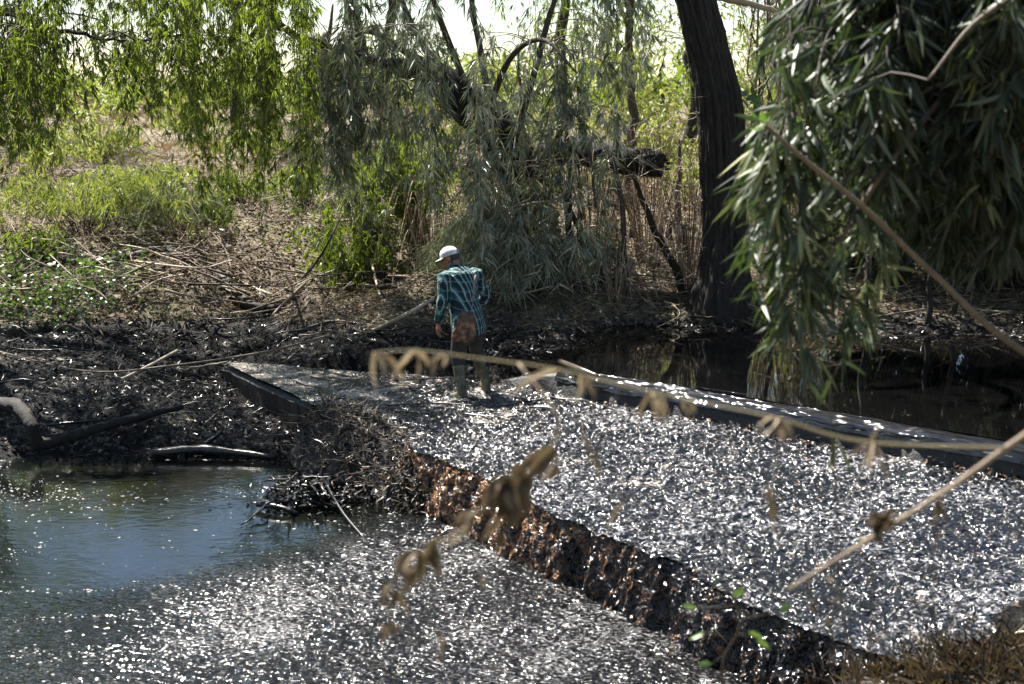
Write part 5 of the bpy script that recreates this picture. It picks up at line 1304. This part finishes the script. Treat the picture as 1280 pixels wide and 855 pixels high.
mb = MB(); sphere(mb, hp(0, -.022, .0), (.083, .092, .078), RH); hr = fused(mb, 'hair', 'hair', man, .01, 1, lambda c: .006 * fbm(c[:, 0] * 60, c[:, 2] * 60, 150, 2))
# shoulder bag of brown cloth at his left hip, its strap over the back
bag = thing('shoulder_bag', FOOT, 'brown cloth pouch hanging on a strap at the hip of the plaid shirt', 'bag')
bag.rotation_euler = (0, 0, YAW)
mb = MB()
loft(mb, [(np.array([.04, -.06, .99]), .08, .018), (np.array([.02, -.09, .95]), .115, .03), (np.array([.0, -.105, .86]), .125, .038), (np.array([-.015, -.11, .78]), .135, .045), (np.array([-.03, -.11, .71]), .13, .042), (np.array([-.045, -.105, .68]), .10, .03)], 18)
loft(mb, [(np.array([-.06, -.10, .88]), .06, .03), (np.array([-.12, -.105, .78]), .065, .035), (np.array([-.13, -.095, .69]), .05, .03)], 12)
fused(mb, 'pouch', 'bag_cloth', bag, .01, 3, lambda c: .016 * fbm(c[:, 0] * 16, c[:, 2] * 9, 160, 3))
mb = MB(); sp_ = spline([(.27, .16, 1.385), (.24, .09, 1.33), (.19, .045, 1.2), (.13, -.005, 1.06), (.07, -.055, .95), (.05, -.115, .84), (.04, -.12, .72)], 30)
w_ = np.array([.016, -.01, .012]); V = np.stack([sp_ - w_, sp_ + w_ * 1.0], 1)
V2 = V + np.array([0, -.006, 0]); VV = np.concatenate([V, V2[:, ::-1]], 1)
mb.add(VV.reshape(-1, 3), np.concatenate([grid_faces(4, 30), [[k * 4 + 3, k * 4, k * 4 + 4, k * 4 + 7] for k in range(29)]]), 0, .5, True); st_ = mb.build('strap', 'strap_cloth'); st_.parent = bag
# ------------------------------------------------------------------ dry branches close to the camera
def curled(mb, p, d, L, W, tint, curl=.5, mat=0):
    """a withered leaf: a cupped, twisting blade"""
    n = 9; d = unit(np.asarray(d, float)); s0 = unit(np.cross(d, RNG.normal(size=3))); n0 = np.cross(s0, d)
    tt = np.linspace(0, 1, n); V = []
    ph = RNG.uniform(-.5, .5)
    for q in tt:
        c = p + d * L * q + n0 * L * curl * .35 * math.sin(q * 2.2) + np.array([0, 0, -.12 * L * q * q])
        w = W * .5 * math.sin(min(1, q * .97 + .03) ** .7 * math.pi) + .0004
        a = ph + 1.6 * curl * q; s = s0 * math.cos(a) + n0 * math.sin(a); m = np.cross(s, d)
        V += [c - s * w + m * w * .8, c - s * w * .5 + m * w * .2, c, c + s * w * .5 + m * w * .2, c + s * w + m * w * .8]
    mb.add(np.array(V), grid_faces(5, n), mat, tint, True)


YF = 3.6
dry = thing('dry_branch', at(1330, 515, YF), 'long dry branch with withered leaves reaching out over the apron from the near bank', 'branch')
root = np.array([2.3, 3.5, 0]); root[2] = gz1(2.3, 3.5)
dry.location = tuple(root)
main = spline([root - (0, 0, .1), root + (-.1, .05, .6), at(1400, 465, YF), at(1280, 545, YF), at(1180, 615, YF), at(1090, 672, YF), at(985, 737, YF)], 60)
mb = MB(); mb.tube(main, [.013, .011, .0095, .008, .0065, .0045], 10, 0, .4, bump=.08); mb.build('stem', 'twig_pale', dry)
for q in (40, 45, 50):
    mb = MB(); mb.tube([main[q] - (main[q + 1] - main[q]) * .25, main[q] + (main[q + 1] - main[q]) * .25], [.0095, .0105, .009], 9, 0, .2); mb.build('node_ring', 'cane', dry)
side = spline([at(1262, 560, YF), at(1080, 552, 3.5), at(960, 520, 3.45), at(800, 487, 3.4), at(700, 462, 3.4), at(600, 448, 3.4), at(520, 438, 3.4), at(462, 441, 3.4)], 60)
mb = MB(); mb.tube(side, [.0038, .0028, .0022, .0009], 7, 0, .45); tw = mb.build('side_twig', 'cane', dry)
def tuft(name, px, py, Y, n, L, W, tint, spread, down=1.0, parent=dry, mat='leaf_dead', parts=True):
    for _ in range(n):
        mb = MB(); p = at(px + RNG.normal(0, spread * .3), py, Y); curled(mb, p, (RNG.normal(0, .45), RNG.normal(0, .3), -down * RNG.uniform(.4, 1.2)), L * RNG.uniform(.6, 1.2), W * RNG.uniform(.6, 1.2), np.clip(tint + RNG.normal(0, .15), 0, 1), RNG.uniform(.1, .7))
        mb.build('withered_leaf', mat, parent)


for px, py, n, L, t_ in [(815, 488, 7, .085, .85), (862, 498, 4, .06, .8), (975, 522, 8, .07, .75), (1090, 552, 8, .085, .7), (735, 470, 5, .07, .9), (520, 438, 5, .08, .9), (470, 441, 6, .08, .95), (560, 444, 3, .05, .9)]:
    tuft('x', px, py, 3.42, n, L, .012, t_, 12)
mb = MB(); curled(mb, at(700, 462, 3.4), (-.8, 0, -.35), .13, .02, .95, .2); mb.build('withered_leaf', 'leaf_straw', dry)
mb = MB(); curled(mb, at(1085, 560, 3.5), (.35, 0, 1.0), .07, .01, .8, .1); mb.build('withered_leaf', 'leaf_dead', dry)
# withered rag of leaves and thin danglers on the stem
for _ in range(16):
    mb = MB(); curled(mb, at(1095 + RNG.normal(0, 9), 655 + RNG.normal(0, 8), YF), RNG.normal(0, 1, 3) * (1, .5, .7), .045, .022, RNG.uniform(0, .35), .8); mb.build('withered_leaf', 'leaf_dead', dry)
for a, b_ in [((1175, 620), (1160, 860)), ((1093, 660), (1088, 850)), ((1040, 700), (1040, 840)), ((1010, 722), (1020, 800))]:
    mb = MB(); mb.tube(wander(at(*a, YF), at(*b_, YF), 14, .02), [.003, .002], 5, 0, .3); mb.build('dangling_stalk', 'twig_brown', dry)
    for _ in range(5):
        f = RNG.uniform(0.1, .9); mb = MB(); curled(mb, at(a[0] + (b_[0] - a[0]) * f, a[1] + (b_[1] - a[1]) * f, YF), RNG.normal(0, 1, 3) + (0, 0, -1), .03, .012, RNG.uniform(0, .5), .8); mb.build('withered_leaf', 'leaf_dead', dry)
for _ in range(4):
    mb = MB(); curled(mb, at(1172 + RNG.normal(0, 4), 630 + RNG.normal(0, 6), YF), (RNG.normal(-.2, .2), 0, -1), .05, .018, .5, .6); mb.build('withered_leaf', 'leaf_dead', dry)

# second drooping dry twig with large curled leaves
Y2 = 3.3
tw2 = spline([side[38], at(696, 520, Y2), at(688, 562, Y2), at(650, 600, Y2), at(600, 640, Y2), at(556, 676, Y2), at(500, 712, Y2), at(486, 790, Y2)], 50)
mb = MB(); mb.tube(tw2, [.003, .004, .003, .0015], 6, 0, .5); mb.build('drooping_twig', 'twig_pale', dry)
for px, py, n, L, W, dx in [(690, 562, 5, .10, .036, -.9), (655, 592, 5, .09, .036, -.5), (632, 602, 8, .11, .038, -.1), (645, 600, 6, .12, .036, .05), (600, 640, 4, .09, .028, -.6), (560, 672, 2, .06, .02, -.5), (535, 685, 5, .08, .03, 0), (516, 700, 4, .07, .028, .05), (500, 740, 4, .06, .024, 0), (488, 780, 3, .06, .022, -.2), (545, 690, 2, .05, .02, .1), (625, 655, 2, .07, .014, .1)]:
    for _ in range(n):
        mb = MB(); curled(mb, at(px + RNG.normal(0, 8), py + RNG.normal(0, 5), Y2), (dx + RNG.normal(0, .25), RNG.normal(0, .25), -RNG.uniform(.5, 1)), L * RNG.uniform(.7, 1.1), W * RNG.uniform(.7, 1.1), np.clip(.36 + RNG.normal(0, .16), 0, 1), RNG.uniform(.3, .9)); mb.build('withered_leaf', 'leaf_dead', dry)
for pts in ([(726, 540), (730, 570)], [(745, 560), (752, 585)], [(598, 716), (599, 735)], [(550, 790), (548, 815)], [(781, 628), (765, 655)], [(965, 605), (978, 660)], [(955, 610), (972, 640)]):
    mb = MB(); a = at(*pts[0], 3.45); curled(mb, a, at(*pts[1], 3.45) - a, np.linalg.norm(at(*pts[1], 3.45) - a) * 1.3, .016, .35, .4); mb.build('withered_leaf', 'leaf_dead', dry)
    j = nearest_on([tw2, side], a); mb = MB(); mb.tube(wander(j, a, 8, .05), [.0012, .0009], 4, 0, .5); mb.build('thread_stalk', 'twig_brown', dry)

# fresh green leaves low on the near bank
b = np.array([1.0, 4.6, 0]); b[2] = gz1(1.0, 4.6)
o = thing('seedling', b, 'spindly seedling with a few small fresh green leaves under the dry branch', 'plant')
st = spline([b - (0, 0, .05), at(905, 870, 4.5), at(925, 780, 4.4), at(905, 720, 4.3)], 24); mb = MB(); mb.tube(st, [.004, .002], 5, 0, .4); mb.build('stem', 'twig_brown', o)
for px, py, dx, dz in [(935, 790, 1, -.3), (945, 798, .8, -.5), (880, 790, -1, -.3), (895, 733, -.2, 1), (975, 765, .5, .6), (890, 830, -.6, .1), (915, 745, .6, .5), (870, 760, -.8, .3)]:
    p = at(px, py, 4.4); mb = MB(); mb.leaves([p], [(dx, -.2, dz)], .055, .024, .7, 0, True); mb.build('leaf', 'leaf_creeper', o); mb = MB(); mb.tube([nearest_on([st], p), p], [.0015, .001], 4, 0, .3); mb.build('leaf_stalk', 'twig_brown', o)
b = np.array([1.55, 4.9, 0]); b[2] = gz1(1.55, 4.9)
o = thing('bamboo_shoot', b, 'single slender green shoot in front of the crest', 'plant')
st = spline([b - (0, 0, .05), at(1060, 800, 5.0), at(1045, 620, 5.0), at(1040, 560, 5.0), at(1038, 480, 5.0)], 24); mb = MB(); mb.tube(st, [.004, .002], 5, 0, .4); mb.build('stem', 'twig_brown', o)
for px, py, dx, dz in [(1045, 552, -.2, -1), (1040, 548, .15, -1), (1050, 556, .4, -.8), (1040, 470, -.4, -.9), (1052, 450, .8, -.4), (1030, 505, -.6, 1.0)]:
    p = at(px, py, 5.0); mb = MB(); mb.leaves([p], [(dx, 0, dz)], .11, .016, .6, 0, True); mb.build('leaf', 'leaf_bamboo', o); mb = MB(); mb.tube([nearest_on([st], p), p], [.0015, .001], 4, 0, .3); mb.build('leaf_stalk', 'twig_brown', o)

# long diagonal branch below the bamboo
p = spline([np.array([4.4, 6.6, .8]), at(1500, 560, 6.5), at(1280, 440, 6.3), at(1170, 345, 6.2), at(1080, 260, 6.1), at(1000, 195, 6.1), at(955, 155, 6.1)], 40)
p[0, 2] = gz1(4.4, 6.6) - .1
o = thing('diagonal_branch', p[0], 'bare brown branch slanting up in front of the bamboo', 'branch')
mb = MB(); mb.tube(p, [.022, .016, .012, .009], 8, 0, .75, bump=.05); mb.build('stem', 'twig_brown', o)
mb = MB()
for _ in range(5): mb.leaves([p[-1] + RNG.normal(0, .015, 3)], [(RNG.normal(-.2, .6), -.2, RNG.normal(.2, .5))], .07, .035, .8, 0, True)
mb.build('end_leaves', 'leaf_creeper', o)

# brown rough growth at the foot of the near bank
G = 'dry tufts at the foot of the near bank'
for i, (px, py) in enumerate([(1040, 815), (1090, 812), (1140, 825), (1190, 830), (1240, 828), (1280, 815), (1060, 840), (1120, 845), (1180, 850), (1240, 850), (1010, 790), (1290, 845), (980, 835)]):
    b = on_ground(px, py, .05); o = thing('dry_tuft', b, 'dark dry tuft of stalks at the foot of the near bank', 'plant', G)
    mb = MB(); n = 150; q = b + RNG.normal(0, 1, (n, 3)) * (.18, .14, .0); q[:, 2] = ground(q[:, 0], q[:, 1]) - .01
    mb.leaves(q, RNG.normal(0, .6, (n, 3)) + (0, 0, .8), RNG.uniform(.1, .34, n), RNG.uniform(.008, .022, n), np.clip(RNG.normal(0, .28, n), 0, 1), 0, False, .25); mb.build('blades', 'leaf_dead' if i % 3 else 'chip_brown', o, kind='stuff')
    mb = MB()
    for _ in range(14): a = q[RNG.integers(0, n)]; mb.tube(wander(a, a + np.array([RNG.normal(0, .15), RNG.normal(0, .1), RNG.uniform(.08, .35)]), 6, .15), [.004, .002], 3, 0, RNG.uniform(0, .7), cap=False)
    mb.build('stalks', 'twig_brown', o, kind='stuff')
mb = MB(); p = scatter(9000, (.6, 7), (5, 11.5), lambda x, y, z: (near_bank(x, y) > -.5) & (z > -.3), None); flat_leaves(mb, p, RNG.uniform(.03, .1, len(p)), RNG.uniform(.015, .04, len(p)), np.clip(RNG.normal(.3, .3, len(p)), 0, 1), up=.7, lift=.02)
o = mb.build('bank_litter', 'chip_brown', kind='stuff'); tag(o, 'wet brown leaves on the foot of the near bank', 'leaves', kind='stuff')
